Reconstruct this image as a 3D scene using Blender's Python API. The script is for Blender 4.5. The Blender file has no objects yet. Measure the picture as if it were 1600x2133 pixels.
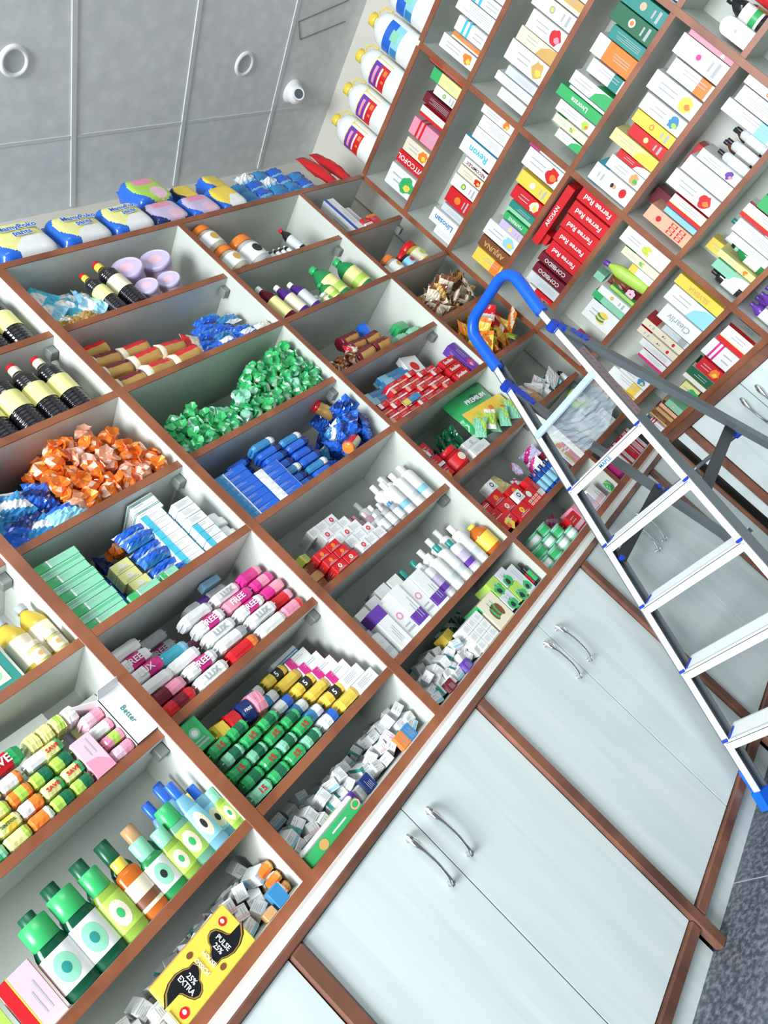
import bpy, math, random
from mathutils import Vector, Matrix, Euler
C = bpy.context.scene.collection
scn = bpy.context.scene
PI = math.pi

# ---------------------------------------------------------------- camera
FPX = 1471.7
cam = bpy.data.cameras.new('camera')
cam.sensor_fit = 'VERTICAL'; cam.sensor_height = 24.0; cam.lens = 24.0*FPX/2133.0
cam.clip_start = 0.05; cam.clip_end = 60
co = bpy.data.objects.new('camera', cam); C.objects.link(co)
rt = Vector((0.57328, -0.40439, -0.71261)); dn = Vector((-0.46782, 0.55248, -0.68987)); fw = Vector((0.67268, 0.72886, 0.12754))
mw = Matrix.Identity(4)
for i in range(3):
    mw[i][0] = rt[i]; mw[i][1] = -dn[i]; mw[i][2] = -fw[i]
mw.translation = Vector((0, -1.8, 1.2696))
co.matrix_world = mw
scn.camera = co

# ---------------------------------------------------------------- light and exposure
scn.view_settings.view_transform = 'Standard'; scn.view_settings.look = 'None'
scn.view_settings.gamma = 1.0; scn.view_settings.use_curve_mapping = False
scn.view_settings.exposure = 0.66
w = bpy.data.worlds.new('daylight'); scn.world = w; w.use_nodes = True
w.node_tree.nodes['Background'].inputs[0].default_value = (0.80, 0.90, 1.0, 1)
w.node_tree.nodes['Background'].inputs[1].default_value = 0.16
def area(name, loc, target, sx, sy, power, col):
    l = bpy.data.lights.new(name, 'AREA'); l.shape = 'RECTANGLE'; l.size = sx; l.size_y = sy
    l.energy = power; l.color = col
    o = bpy.data.objects.new(name, l); C.objects.link(o); o.location = loc
    o.rotation_euler = (Vector(target)-Vector(loc)).to_track_quat('-Z', 'Y').to_euler()
    return o
# the open shop front (daylight) to the left behind the photographer, and an added fill light under the ceiling
area('shopfront_daylight', (-4.4, -2.3, 2.5), (1.6, 0.0, 1.3), 2.4, 2.2, 385, (0.93, 0.98, 1.0))
area('ceiling_fill_light', (0.6, -2.6, 3.55), (1.0, -1.2, 0.0), 1.8, 1.2, 42, (1.0, 0.99, 0.95))

# ---------------------------------------------------------------- materials
MATS = {}
def mat(name, col, rough=0.5, metal=0.0, noise=0.05, nscale=30.0, bump=0.0, trans=0.0, alpha=1.0, coat=0.0, ior=1.45):
    if name in MATS: return MATS[name]
    m = bpy.data.materials.new(name); m.use_nodes = True; nt = m.node_tree; N = nt.nodes; L = nt.links
    b = N['Principled BSDF']
    b.inputs['Roughness'].default_value = rough; b.inputs['Metallic'].default_value = metal
    b.inputs['IOR'].default_value = ior
    if trans: b.inputs['Transmission Weight'].default_value = trans
    if alpha < 1: b.inputs['Alpha'].default_value = alpha
    if coat: b.inputs['Coat Weight'].default_value = coat
    tc = N.new('ShaderNodeTexCoord'); nz = N.new('ShaderNodeTexNoise'); nz.inputs['Scale'].default_value = nscale
    L.new(tc.outputs['Object'], nz.inputs['Vector'])
    mx = N.new('ShaderNodeMix'); mx.data_type = 'RGBA'
    mx.inputs[6].default_value = (col[0]*(1-noise), col[1]*(1-noise), col[2]*(1-noise), 1)
    mx.inputs[7].default_value = (min(1, col[0]*(1+noise)), min(1, col[1]*(1+noise)), min(1, col[2]*(1+noise)), 1)
    L.new(nz.outputs['Fac'], mx.inputs[0]); L.new(mx.outputs[2], b.inputs['Base Color'])
    if bump:
        bp = N.new('ShaderNodeBump'); bp.inputs['Strength'].default_value = bump; bp.inputs['Distance'].default_value = 0.004
        L.new(nz.outputs['Fac'], bp.inputs['Height']); L.new(bp.outputs['Normal'], b.inputs['Normal'])
    MATS[name] = m; return m
def grain(name, c1, c2, scale, rough, stretch, detail=5.0, dist=0.6, lo=0.35, hi=0.7, bump=0.0):
    m = bpy.data.materials.new(name); m.use_nodes = True; nt = m.node_tree; N = nt.nodes; L = nt.links
    b = N['Principled BSDF']; b.inputs['Roughness'].default_value = rough
    tc = N.new('ShaderNodeTexCoord'); mp = N.new('ShaderNodeMapping'); mp.inputs['Scale'].default_value = stretch
    nz = N.new('ShaderNodeTexNoise'); nz.inputs['Scale'].default_value = scale; nz.inputs['Detail'].default_value = detail
    nz.inputs['Distortion'].default_value = dist
    cr = N.new('ShaderNodeValToRGB'); cr.color_ramp.elements[0].position = lo; cr.color_ramp.elements[1].position = hi
    cr.color_ramp.elements[0].color = (*c1, 1); cr.color_ramp.elements[1].color = (*c2, 1)
    L.new(tc.outputs['Object'], mp.inputs['Vector']); L.new(mp.outputs['Vector'], nz.inputs['Vector'])
    L.new(nz.outputs['Fac'], cr.inputs['Fac']); L.new(cr.outputs['Color'], b.inputs['Base Color'])
    if bump:
        bp = N.new('ShaderNodeBump'); bp.inputs['Strength'].default_value = bump; bp.inputs['Distance'].default_value = 0.002
        L.new(nz.outputs['Fac'], bp.inputs['Height']); L.new(bp.outputs['Normal'], b.inputs['Normal'])
    MATS[name] = m; return m
lam = grain('cream_laminate', (0.56, 0.60, 0.55), (0.68, 0.71, 0.66), 3.0, 0.45, (1.0, 1.0, 0.12))
door_lam = grain('pale_door_laminate', (0.62, 0.71, 0.71), (0.72, 0.79, 0.79), 5.0, 0.35, (2.6, 2.6, 0.22), 6, 0.9)
white_lam = grain('white_laminate', (0.80, 0.81, 0.78), (0.86, 0.86, 0.84), 3.0, 0.4, (1, 1, 0.15))
wood = grain('brown_lipping', (0.20, 0.060, 0.026), (0.34, 0.120, 0.055), 14.0, 0.35, (0.35, 0.35, 0.35), 6, 0.8)
wood_r = grain('rubbed_brown_frame', (0.105, 0.046, 0.030), (0.31, 0.128, 0.078), 9.0, 0.35, (0.5, 0.5, 0.5), 6, 0.8)
chrome = mat('chrome', (0.72, 0.74, 0.76), 0.12, 1.0, 0.02)
dark = mat('dark_gap', (0.01, 0.01, 0.01), 0.8)
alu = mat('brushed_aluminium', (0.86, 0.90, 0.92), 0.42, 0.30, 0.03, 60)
alu_shade = mat('shaded_aluminium', (0.17, 0.20, 0.22), 0.42, 0.5, 0.05, 60)  # aluminium with channel shade put into its colour, reused on rear legs
blue_pl = mat('blue_plastic', (0.008, 0.13, 0.80), 0.35, 0, 0.05)
navy_pl = mat('navy_plastic', (0.01, 0.05, 0.45), 0.35, 0, 0.05)
black_pl = mat('black_plastic', (0.015, 0.02, 0.03), 0.4)

# ---------------------------------------------------------------- mesh builder
class MB:
    def __init__(s): s.v = []; s.f = []; s.m = []; s.sm = []; s.mats = []
    def mi(s, m):
        if m not in s.mats: s.mats.append(m)
        return s.mats.index(m)
    def add(s, vs, fs, m, smooth=False, M=None):
        o = len(s.v); k = s.mi(m)
        for p in vs:
            p = Vector(p)
            s.v.append(tuple(M @ p) if M is not None else tuple(p))
        for f in fs: s.f.append(tuple(i+o for i in f)); s.m.append(k); s.sm.append(smooth)
    def box(s, x0, x1, y0, y1, z0, z1, m, M=None, b=0.0):
        if b <= 0:
            vs = [(x, y, z) for z in (z0, z1) for y in (y0, y1) for x in (x0, x1)]
            s.add(vs, [(0, 2, 3, 1), (4, 5, 7, 6), (0, 1, 5, 4), (2, 6, 7, 3), (0, 4, 6, 2), (1, 3, 7, 5)], m, False, M)
            return
        vs = []; idx = {}
        for sx in (0, 1):
            for sy in (0, 1):
                for sz in (0, 1):
                    for a in range(3):
                        x = (x1, x0)[sx == 0]; y = (y1, y0)[sy == 0]; z = (z1, z0)[sz == 0]
                        if a != 0: x += (-b if sx else b)
                        if a != 1: y += (-b if sy else b)
                        if a != 2: z += (-b if sz else b)
                        idx[(sx, sy, sz, a)] = len(vs); vs.append((x, y, z))
        g = lambda sx, sy, sz, a: idx[(sx, sy, sz, a)]
        F = []
        F.append((g(0,0,0,0), g(0,0,1,0), g(0,1,1,0), g(0,1,0,0))); F.append((g(1,0,0,0), g(1,1,0,0), g(1,1,1,0), g(1,0,1,0)))
        F.append((g(0,0,0,1), g(1,0,0,1), g(1,0,1,1), g(0,0,1,1))); F.append((g(0,1,0,1), g(0,1,1,1), g(1,1,1,1), g(1,1,0,1)))
        F.append((g(0,0,0,2), g(0,1,0,2), g(1,1,0,2), g(1,0,0,2))); F.append((g(0,0,1,2), g(1,0,1,2), g(1,1,1,2), g(0,1,1,2)))
        for p in (0, 1):
            for q in (0, 1):
                F.append((g(p,q,0,0), g(p,q,0,1), g(p,q,1,1), g(p,q,1,0)) if p != q else (g(p,q,0,0), g(p,q,1,0), g(p,q,1,1), g(p,q,0,1))[::-1][::-1])
                F.append((g(p,0,q,0), g(p,1,q,0), g(p,1,q,2), g(p,0,q,2)))
                F.append((g(0,p,q,1), g(1,p,q,1), g(1,p,q,2), g(0,p,q,2)))
        for sx in (0, 1):
            for sy in (0, 1):
                for sz in (0, 1): F.append((g(sx,sy,sz,0), g(sx,sy,sz,1), g(sx,sy,sz,2)))
        cx, cy, cz = (x0+x1)/2, (y0+y1)/2, (z0+z1)/2
        G = []
        for f in F:
            a, b_, c_ = [Vector(vs[i]) for i in f[:3]]
            n = (b_-a).cross(c_-a); ctr = sum((Vector(vs[i]) for i in f), Vector())/len(f)
            G.append(f if n.dot(ctr-Vector((cx, cy, cz))) > 0 else f[::-1])
        s.add(vs, G, m, False, M)
    def cyl(s, p0, p1, r0, r1, m, n=16, caps=True, smooth=True):
        p0 = Vector(p0); p1 = Vector(p1); q = (p1-p0).to_track_quat('Z', 'Y'); vs = []
        for p, r in ((p0, r0), (p1, r1)):
            for k in range(n):
                a = 2*PI*k/n; vs.append(p + q @ Vector((r*math.cos(a), r*math.sin(a), 0)))
        s.add(vs, [(k, (k+1) % n, n+(k+1) % n, n+k) for k in range(n)], m, smooth)
        if caps: s.add(vs, [tuple(range(n))[::-1], tuple(range(n, 2*n))], m)
    def lathe(s, prof, m, n=20, sx=1.0, sy=1.0, M=None, smooth=True, cap0=True, cap1=True):
        vs = []
        for r, z in prof:
            for k in range(n):
                a = 2*PI*k/n; vs.append((r*math.cos(a)*sx, r*math.sin(a)*sy, z))
        fs = [(j*n+k, j*n+(k+1) % n, (j+1)*n+(k+1) % n, (j+1)*n+k) for j in range(len(prof)-1) for k in range(n)]
        s.add(vs, fs, m, smooth, M)
        L = len(prof)-1
        if cap0: s.add(vs[:n], [tuple(range(n))[::-1]], m, False, M)
        if cap1: s.add(vs[L*n:], [tuple(range(n))], m, False, M)
    def quad(s, a, b, c, d, m, M=None): s.add([a, b, c, d], [(0, 1, 2, 3)], m, False, M)
    def tube(s, pts, rad, m, n=10, flat=None, caps=True):
        pts = [Vector(p) for p in pts]; vs = []; up = Vector((0.0, 0.0, 1.0)); N = len(pts)
        for i, p in enumerate(pts):
            t = (pts[min(i+1, N-1)]-pts[max(i-1, 0)]).normalized()
            if flat is not None: a = Vector(flat).normalized()
            else: a = up if abs(t.z) < 0.9 else Vector((1, 0, 0))
            sd = t.cross(a).normalized(); nn = sd.cross(t).normalized()
            r = rad[i] if isinstance(rad, list) else rad
            ra, rb = r if isinstance(r, tuple) else (r, r)
            for k in range(n):
                an = 2*PI*k/n; vs.append(p + sd*ra*math.cos(an) + nn*rb*math.sin(an))
        s.add(vs, [(j*n+k, j*n+(k+1) % n, (j+1)*n+(k+1) % n, (j+1)*n+k) for j in range(N-1) for k in range(n)], m, True)
        if caps: s.add(vs[:n], [tuple(range(n))[::-1]], m); s.add(vs[-n:], [tuple(range(n))], m)
    def mesh(s, name):
        me = bpy.data.meshes.new(name); me.from_pydata(s.v, [], s.f)
        for m in s.mats: me.materials.append(m)
        me.polygons.foreach_set('material_index', s.m); me.polygons.foreach_set('use_smooth', s.sm)
        me.update(); return me
    def obj(s, name, parent=None, loc=(0, 0, 0), rot=(0, 0, 0)):
        o = bpy.data.objects.new(name, s.mesh(name)); C.objects.link(o); o.location = loc; o.rotation_euler = rot
        if parent: o.parent = parent
        return o
def tag(o, label, cat, group=None):
    o['label'] = label; o['category'] = cat
    if group: o['group'] = group
    return o
def struct(o): o['kind'] = 'structure'; return o
def thing(name, label, cat, loc=(0, 0, 0), rot=(0, 0, 0), group=None):
    o = bpy.data.objects.new(name, None); o.empty_display_size = 0.05; C.objects.link(o); o.location = loc; o.rotation_euler = rot
    return tag(o, label, cat, group)
def text_mesh(txt, size, m, M, name='lettering', bold=False, ext=0.0004):
    cu = bpy.data.curves.new(name, 'FONT'); cu.body = txt; cu.size = size; cu.align_x = 'CENTER'; cu.align_y = 'CENTER'
    cu.extrude = ext; cu.resolution_u = 2
    if bold: cu.offset = size*0.018
    o = bpy.data.objects.new(name, cu); C.objects.link(o)
    dg = bpy.context.evaluated_depsgraph_get(); dg.update()
    me = bpy.data.meshes.new_from_object(o.evaluated_get(dg)); bpy.data.objects.remove(o)
    me.transform(M); me.materials.clear(); me.materials.append(m); return me
# ---------------------------------------------------------------- setting
XC = 3.302; DEP = 0.31; CEIL = 3.61; T = 0.027
AX = [-0.62, 0.629, 1.232, 2.021, 2.780, XC]                   # dividers of the long unit
ZR = {'L0': 3.061, 'S1': 2.756, 'L1': 2.439, 'S3': 2.128, 'L2': 1.818, 'S5': 1.512, 'L3': 1.200, 'L4': 0.999}
BY = [0.0, 0.681, 1.349, 2.03]                                 # dividers of the unit on the right
m = MB()
gran = bpy.data.materials.new('dark_granite_tile'); gran.use_nodes = True
nt = gran.node_tree; N = nt.nodes; L = nt.links; b = N['Principled BSDF']; b.inputs['Roughness'].default_value = 0.28
tc = N.new('ShaderNodeTexCoord'); vo = N.new('ShaderNodeTexVoronoi'); vo.inputs['Scale'].default_value = 95
n2 = N.new('ShaderNodeTexNoise'); n2.inputs['Scale'].default_value = 60; n2.inputs['Detail'].default_value = 6
cr = N.new('ShaderNodeValToRGB'); cr.color_ramp.elements[0].position = 0.42; cr.color_ramp.elements[1].position = 0.72
cr.color_ramp.elements[0].color = (0.055, 0.075, 0.092, 1); cr.color_ramp.elements[1].color = (0.25, 0.25, 0.30, 1)
L.new(tc.outputs['Object'], vo.inputs['Vector']); L.new(tc.outputs['Object'], n2.inputs['Vector'])
L.new(n2.outputs['Fac'], cr.inputs['Fac'])
mx = N.new('ShaderNodeMix'); mx.data_type = 'RGBA'; mx.blend_type = 'SCREEN'; mx.inputs[0].default_value = 0.5
c2 = N.new('ShaderNodeValToRGB'); c2.color_ramp.elements[0].color = (0.25, 0.22, 0.30, 1); c2.color_ramp.elements[1].color = (0, 0, 0, 1)
c2.color_ramp.elements[1].position = 0.16
L.new(vo.outputs['Distance'], c2.inputs['Fac']); L.new(cr.outputs['Color'], mx.inputs[6]); L.new(c2.outputs['Color'], mx.inputs[7])
L.new(mx.outputs[2], b.inputs['Base Color'])
grout = mat('pale_grout', (0.42, 0.44, 0.45), 0.8)
m.box(-5.5, 4.2, -5.5, 0.6, -0.1, 0.0, gran)
for xs in (-1.5, 0.03, 1.535): m.box(xs-0.0015, xs+0.0015, -5.5, 0.3, 0.0, 0.0006, grout)
for ys in (-1.6, -3.1): m.box(-5.5, 4.2, ys-0.0015, ys+0.0015, 0.0, 0.0006, grout)
struct(m.obj('floor'))
paint = mat('pale_wall_paint', (0.62, 0.60, 0.54), 0.7, noise=0.04, nscale=4)
m = MB(); m.box(-5.5, 4.2, DEP+0.012, DEP+0.15, 0, CEIL, paint); struct(m.obj('wall_back'))
m = MB(); m.box(XC+DEP+0.012, XC+DEP+0.15, -5.5, DEP, 0, CEIL, paint); struct(m.obj('wall_right'))
# ceiling: dappled pvc panels with narrow strips
cm = bpy.data.materials.new('dappled_ceiling_panel'); cm.use_nodes = True
nt = cm.node_tree; N = nt.nodes; L = nt.links; b = N['Principled BSDF']; b.inputs['Roughness'].default_value = 0.45
tc = N.new('ShaderNodeTexCoord'); vo = N.new('ShaderNodeTexVoronoi'); vo.inputs['Scale'].default_value = 17; vo.feature = 'SMOOTH_F1'
n2 = N.new('ShaderNodeTexNoise'); n2.inputs['Scale'].default_value = 45
cr = N.new('ShaderNodeValToRGB'); cr.color_ramp.elements[0].color = (0.84, 0.885, 0.895, 1); cr.color_ramp.elements[1].color = (0.71, 0.765, 0.78, 1)
cr.color_ramp.elements[0].position = 0.1; cr.color_ramp.elements[1].position = 0.75
L.new(tc.outputs['Object'], vo.inputs['Vector']); L.new(tc.outputs['Object'], n2.inputs['Vector'])
L.new(vo.outputs['Distance'], cr.inputs['Fac'])
mx = N.new('ShaderNodeMix'); mx.data_type = 'RGBA'; mx.blend_type = 'MULTIPLY'; mx.inputs[0].default_value = 0.12
L.new(cr.outputs['Color'], mx.inputs[6]); L.new(n2.outputs['Color'], mx.inputs[7]); L.new(mx.outputs[2], b.inputs['Base Color'])
strip = mat('ceiling_strip', (0.66, 0.70, 0.71), 0.4)
m = MB(); m.box(-5.5, 4.2, -5.5, 0.6, CEIL, CEIL+0.12, cm)
for xs in (-0.5, 0.11, 0.72, 1.33, 1.94, 2.53, 3.14):
    M = Matrix.Translation((xs, 0, CEIL)) @ Matrix.Rotation(-0.085, 4, 'Z')
    m.box(-0.011, 0.011, -5, 0.31, -0.005, 0.002, strip, M)
m.box(-5, XC+DEP, -0.03, -0.016, -0.003+CEIL, CEIL+0.002, strip)
struct(m.obj('ceiling'))
# ceiling fittings
white_pl = mat('white_plastic', (0.80, 0.82, 0.82), 0.35)
for i, (x, y, lab) in enumerate(((1.668, -0.338, 'round white recessed ceiling downlight ring, the nearer left one'), (2.836, -0.281, 'round white recessed downlight ring on ceiling near the dome camera'))):
    t = thing('ceiling_downlight', lab, 'light', (x, y, CEIL), group='unlit ceiling downlights')
    m = MB(); m.lathe([(0.040, -0.002), (0.044, -0.009), (0.052, -0.010), (0.058, -0.004), (0.059, 0.0)], white_pl, 32, cap0=False, cap1=False); m.obj('trim_ring', t)
    m = MB(); m.lathe([(0.041, -0.003), (0.030, -0.0015), (0.0005, -0.001)], mat('frosted_diffuser', (0.52, 0.56, 0.57), 0.4), 32, cap0=False, cap1=False); m.obj('diffuser', t)
t = thing('dome_camera', 'small white dome security camera with dark lens on the ceiling', 'camera', (3.245, -0.125, CEIL))
m = MB(); m.lathe([(0.062, 0.0), (0.062, -0.012), (0.050, -0.022), (0.048, -0.040), (0.040, -0.058), (0.022, -0.070), (0.001, -0.074)], white_pl, 28, cap0=True, cap1=False); m.obj('housing', t)
m = MB(); d = Vector((-0.55, -0.55, -0.62)).normalized(); c0 = Vector((0, 0, -0.036))
m.cyl(c0+d*0.012, c0+d*0.052, 0.032, 0.030, white_pl, 20); m.cyl(c0+d*0.050, c0+d*0.0545, 0.024, 0.022, mat('smoked_lens', (0.10, 0.12, 0.13), 0.15), 20); m.obj('lens', t)
t = thing('ceiling_hatch_frame', 'thin dark outline of a small trapdoor in the ceiling', 'hatch')
m = MB(); P = [(3.136, -0.468), (3.186, -0.385), (3.50, -0.47), (3.47, -0.57)]
for a, b_ in ((0, 1), (1, 2), (0, 3)):
    m.tube([(P[a][0], P[a][1], CEIL-0.002), (P[b_][0], P[b_][1], CEIL-0.002)], 0.0022, mat('hatch_gasket', (0.20, 0.19, 0.20), 0.6), 6)
m.obj('frame', t)

# ---------------------------------------------------------------- open shelving units
def edge(m, x0, x1, z0, z1, y0=-0.003, y1=0.0): m.box(x0, x1, y0, y1, z0, z1, wood, b=0.0006)
def unit(root, wall, verts, cols_z, zt, zb, recess):
    """boards in the unit's own frame: u to the right, v into the wall"""
    for i, u in enumerate(verts):
        if u is None: continue
        hw = 0.017 if (wall == 'A' and i in (1, 2)) else 0.0125
        p = MB(); p.box(u-hw, u+hw, 0, DEP, zb, zt-0.012, lam); o = p.obj('divider', root)
        e = MB(); edge(e, u-hw-0.0004, u+hw+0.0004, zb, zt-0.012, -0.004, 0); e.obj('lipping', o)
    for k, (nm, z, segs, rec) in enumerate(cols_z):
        for (a, b_) in segs:
            p = MB(); p.box(a, b_, rec, DEP, z-0.0125, z+0.0125, lam); o = p.obj('shelf', root)
            e = MB(); edge(e, a, b_, z-0.013, z+0.013, rec-0.004, rec); e.obj('lipping', o)
            if rec > 0.003 and wall == 'A':
                q = MB(); q.box(b_-0.03, b_-0.002, rec+0.035, rec+0.075, z-0.045, z-0.0125, mat('grey_bracket', (0.22, 0.24, 0.23), 0.5), b=0.002); q.obj('bracket', root)
ua = thing('shelving_unit', 'long wall unit of cream cubbyhole shelves with brown edges, left of the corner', 'shelves', (0, 0, 0))
hx = [0.017 if i in (1, 2) else 0.0125 for i in range(6)]
rows = []
for nm in ('L0', 'L1', 'L2', 'L3'): rows.append((nm, ZR[nm], [(AX[0]-0.05, XC-0.0135)], 0.0) if nm == 'L0' else (nm, ZR[nm], [(AX[i]+hx[i], AX[i+1]-(hx[i+1] if i < 4 else 0.0135)) for i in range(5)], 0.001))
for nm in ('S1', 'S3', 'S5'): rows.append((nm, ZR[nm], [(AX[i]+hx[i], AX[i+1]-(hx[i+1] if i < 4 else 0.0135)) for i in range(5)], 0.022))
unit(ua, 'A', AX[:5], rows, ZR['L0'], 1.013, 0.02)
m = MB(); m.box(AX[0]-0.05, XC+DEP-0.001, DEP, DEP+0.011, 0.99, ZR['L0']+0.01, lam); m.obj('back_panel', ua)
m = MB(); m.box(AX[0]-0.05, XC-0.0135, 0.0, DEP, 0.987, 1.013, lam); o = m.obj('bottom_board', ua)
m = MB(); edge(m, AX[0]-0.05, XC-0.0135, 0.984, 1.014, -0.004, 0.0); m.obj('lipping', o)
ub = thing('shelving_unit', 'cream shelving unit packed with medicine cartons, right of the corner', 'shelves', (XC, 0, 0), (0, 0, -PI/2))
rows = []
for nm in ('L0', 'S1', 'L1', 'S3', 'L2', 'S5', 'L3'):
    rows.append((nm, ZR[nm], [(BY[i]+0.0125, BY[i+1]-0.0125) for i in range(3)], 0.001))
unit(ub, 'B', BY, rows, ZR['L0']+0.0125, 1.013, 0.0)
m = MB(); m.box(-DEP+0.002, BY[3], DEP, DEP+0.011, 0.99, ZR['L0']+0.01, lam); m.obj('back_panel', ub)
m = MB(); m.box(0, BY[3]+0.05, 0.0, DEP, 0.987, 1.013, lam); o = m.obj('bottom_board', ub)
m = MB(); edge(m, 0.0, BY[3]+0.05, 0.984, 1.014, -0.004, 0); m.obj('lipping', o)

# ---------------------------------------------------------------- base cabinets
E0 = 0.066
def handle(root, x, z0, z1, y):
    m = MB(); n = 12; pts = []; rad = []
    for i in range(n+1):
        t_ = i/n; z = z1+(z0-z1)*t_
        out = 0.028*math.sin(PI*min(1, max(0, t_*0.92+0.04)))**0.55+0.002
        pts.append((x, y-out, z)); rad.append((0.0052+0.0065*math.exp(-((t_-0.16)/0.13)**2)+0.003*math.exp(-((t_-0.94)/0.06)**2), 0.0040+0.0020*math.exp(-((t_-0.14)/0.1)**2)))
    m.tube(pts, rad, chrome, 12, flat=(0, -1, 0))
    for zz in (z1-0.012, z0+0.008):
        m.cyl((x, y, zz), (x, y-0.004, zz), 0.0080, 0.0070, chrome, 16); m.cyl((x, y-0.004, zz), (x, y-0.024, zz), 0.0065, 0.0045, chrome, 14)
    return m.obj('handle', root)
def cabinet(label, wall, u0, u1, split, hx_=0.047, last=False, zh=(0.727, 0.893)):
    loc = (0, 0, 0) if wall == 'A' else (XC, 0, 0); rot = (0, 0, 0) if wall == 'A' else (0, 0, -PI/2)
    r = thing('base_cabinet', label, 'cabinet', loc, rot)
    y = -E0+0.008
    m = MB(); m.box(u0+0.0215, u1-0.001 if last else u1+0.019, y+0.0195, DEP, 0.0955, 0.9445, mat('shadowed_carcass', (0.05, 0.05, 0.045), 0.7)); m.obj('body', r)  # carcass coloured near-black, painting in the shade of the door gaps
    m = MB(); m.box(u0+0.0215, u1-0.0215, -0.030, -0.018, 0.0, 0.095, door_lam); m.obj('plinth', r)
    m = MB(); m.box(u1-0.020, u1+(0.0 if last else 0.020), -E0-0.006, y+0.019, 0.0, 0.9445, wood_r, b=0.005)
    m.box(u0+0.0205, u1-0.0205, -E0-0.004, y+0.019, 0.078, 0.112, wood_r, b=0.004); m.obj('frame', r)
    doors = [(u0+0.0235, split-0.0018), (split+0.0018, u1-0.0235)] if split else [(u0+0.0235, u1-0.0235)]
    for k, (a, b_) in enumerate(doors):
        m = MB(); m.box(a, b_, y, y+0.018, 0.1155, 0.9415, door_lam, b=0.0005); d = m.obj('door', r)
        if split: handle(d, split+(hx_ if k else -hx_), zh[0], zh[1], y)
    return r
cabinet('pale two-door base cabinet at the near end, cut by the picture edge', 'A', -0.36, 0.4815, 0.06)
cabinet('pale two-door base cabinet with two long chrome handles nearest the camera', 'A', 0.4815, 1.319, 0.898)
cabinet('pale two-door base cabinet in the middle, left of the ladder', 'A', 1.319, 2.121, 1.727)
cabinet('pale two-door base cabinet behind the step ladder', 'A', 2.121, 2.929, 2.548, 0.043)
cabinet('narrow pale base cabinet panel in the inner corner behind the ladder', 'A', 2.929, 3.222, None, last=True)
cabinet('narrow pale corner base cabinet on the right-hand run', 'B', 0.075, 0.168, None)
cabinet('pale two-door base cabinet on the right-hand run, right of ladder', 'B', 0.168, 0.80, 0.484, 0.042)
cabinet('pale base cabinet at the right edge of the picture', 'B', 0.80, 1.43, 1.12, 0.042)
ct = thing('countertop', 'narrow white worktop ledge with brown front edge under the cubbyholes', 'countertop')
m = MB(); m.box(AX[0]-0.05, XC-E0, -E0, -0.0045, 0.957, 0.9865, white_lam, b=0.001); m.box(AX[0]-0.05, XC-E0-0.001, -E0-0.004, -E0+0.001, 0.9665, 0.9862, white_lam, b=0.0008)
m.box(AX[0]-0.05, XC-0.001, -0.0045, DEP, 0.957, 0.9865, white_lam); m.obj('top', ct)
m = MB(); m.box(AX[0]-0.05, XC-E0-0.0005, -E0-0.006, -E0, 0.9455, 0.966, wood_r, b=0.003); m.obj('front_edge', ct)
ct = thing('countertop', 'narrow worktop ledge with brown front edge on the right-hand unit', 'countertop', (XC, 0, 0), (0, 0, -PI/2))
m = MB(); m.box(E0, BY[3]+0.05, -E0+0.03, -0.0045, 0.957, 0.9865, wood_r); m.obj('top', ct)
m = MB(); m.box(E0+0.0065, BY[3]+0.05, -E0-0.006, -E0+0.03, 0.945, 0.989, wood_r, b=0.003); m.obj('front_edge', ct)

# ---------------------------------------------------------------- step ladder
lad = thing('step_ladder', 'silver aluminium step ladder with blue foam hand rail standing in the corner', 'ladder', (2.2, -0.36, 0))
LO = Vector((2.2, -0.36, 0))
def fr(z, side):                       # point on a front rail
    t_ = (1.165-z)/(1.165-0.222)
    return Vector((2.270+(1.891-2.270)*t_, (-0.163+0.052*t_) if side < 0 else (-0.555-0.076*t_), z))
def bar(m, a, b, w1, w2, mt, wdir, M=None, bv=0.0):
    """rectangular bar from a to b, w1 along wdir, w2 across"""
    a = Vector(a)-LO; b = Vector(b)-LO; t_ = (b-a).normalized(); s_ = (Vector(wdir)-t_*Vector(wdir).dot(t_)).normalized(); n_ = t_.cross(s_)
    vs = []
    for p in (a, b):
        for i, j in ((-1, -1), (1, -1), (1, 1), (-1, 1)): vs.append(p+s_*w1/2*i+n_*w2/2*j)
    m.add(vs, [(0, 3, 2, 1), (4, 5, 6, 7), (0, 1, 5, 4), (1, 2, 6, 5), (2, 3, 7, 6), (3, 0, 4, 7)], mt)
dz = fr(1.7, -1)-fr(0.02, -1)
for side in (-1, 1):
    m = MB(); a = fr(0.035, side); b_ = fr(1.735, side)
    # C channel: light front flange; web and back flange carry painted shade
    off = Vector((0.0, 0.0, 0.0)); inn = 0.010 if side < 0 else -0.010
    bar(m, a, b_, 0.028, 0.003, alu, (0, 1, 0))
    q = Vector((0.026, -inn*0+(0.012 if side < 0 else -0.012), 0)); bar(m, a+q, b_+q, 0.003, 0.056, alu_shade, (0, 1, 0))
    q = Vector((0.052, 0, 0)); bar(m, a+q, b_+q, 0.026, 0.003, alu_shade, (0, 1, 0))
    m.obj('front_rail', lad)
    m = MB(); a = fr(0.0, side); b2 = fr(0.13, side); bar(m, a+Vector((0.024, 0, 0)), fr(0.055, side)+Vector((0.024, 0, 0)), 0.034, 0.068, blue_pl, (0, 1, 0))
    bar(m, fr(0.05, side)+Vector((0.020, (0.013 if side < 0 else -0.013), 0)), b2+Vector((0.012, (0.013 if side < 0 else -0.013), 0)), 0.006, 0.045, blue_pl, (0, 1, 0)); m.obj('foot', lad)
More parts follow.
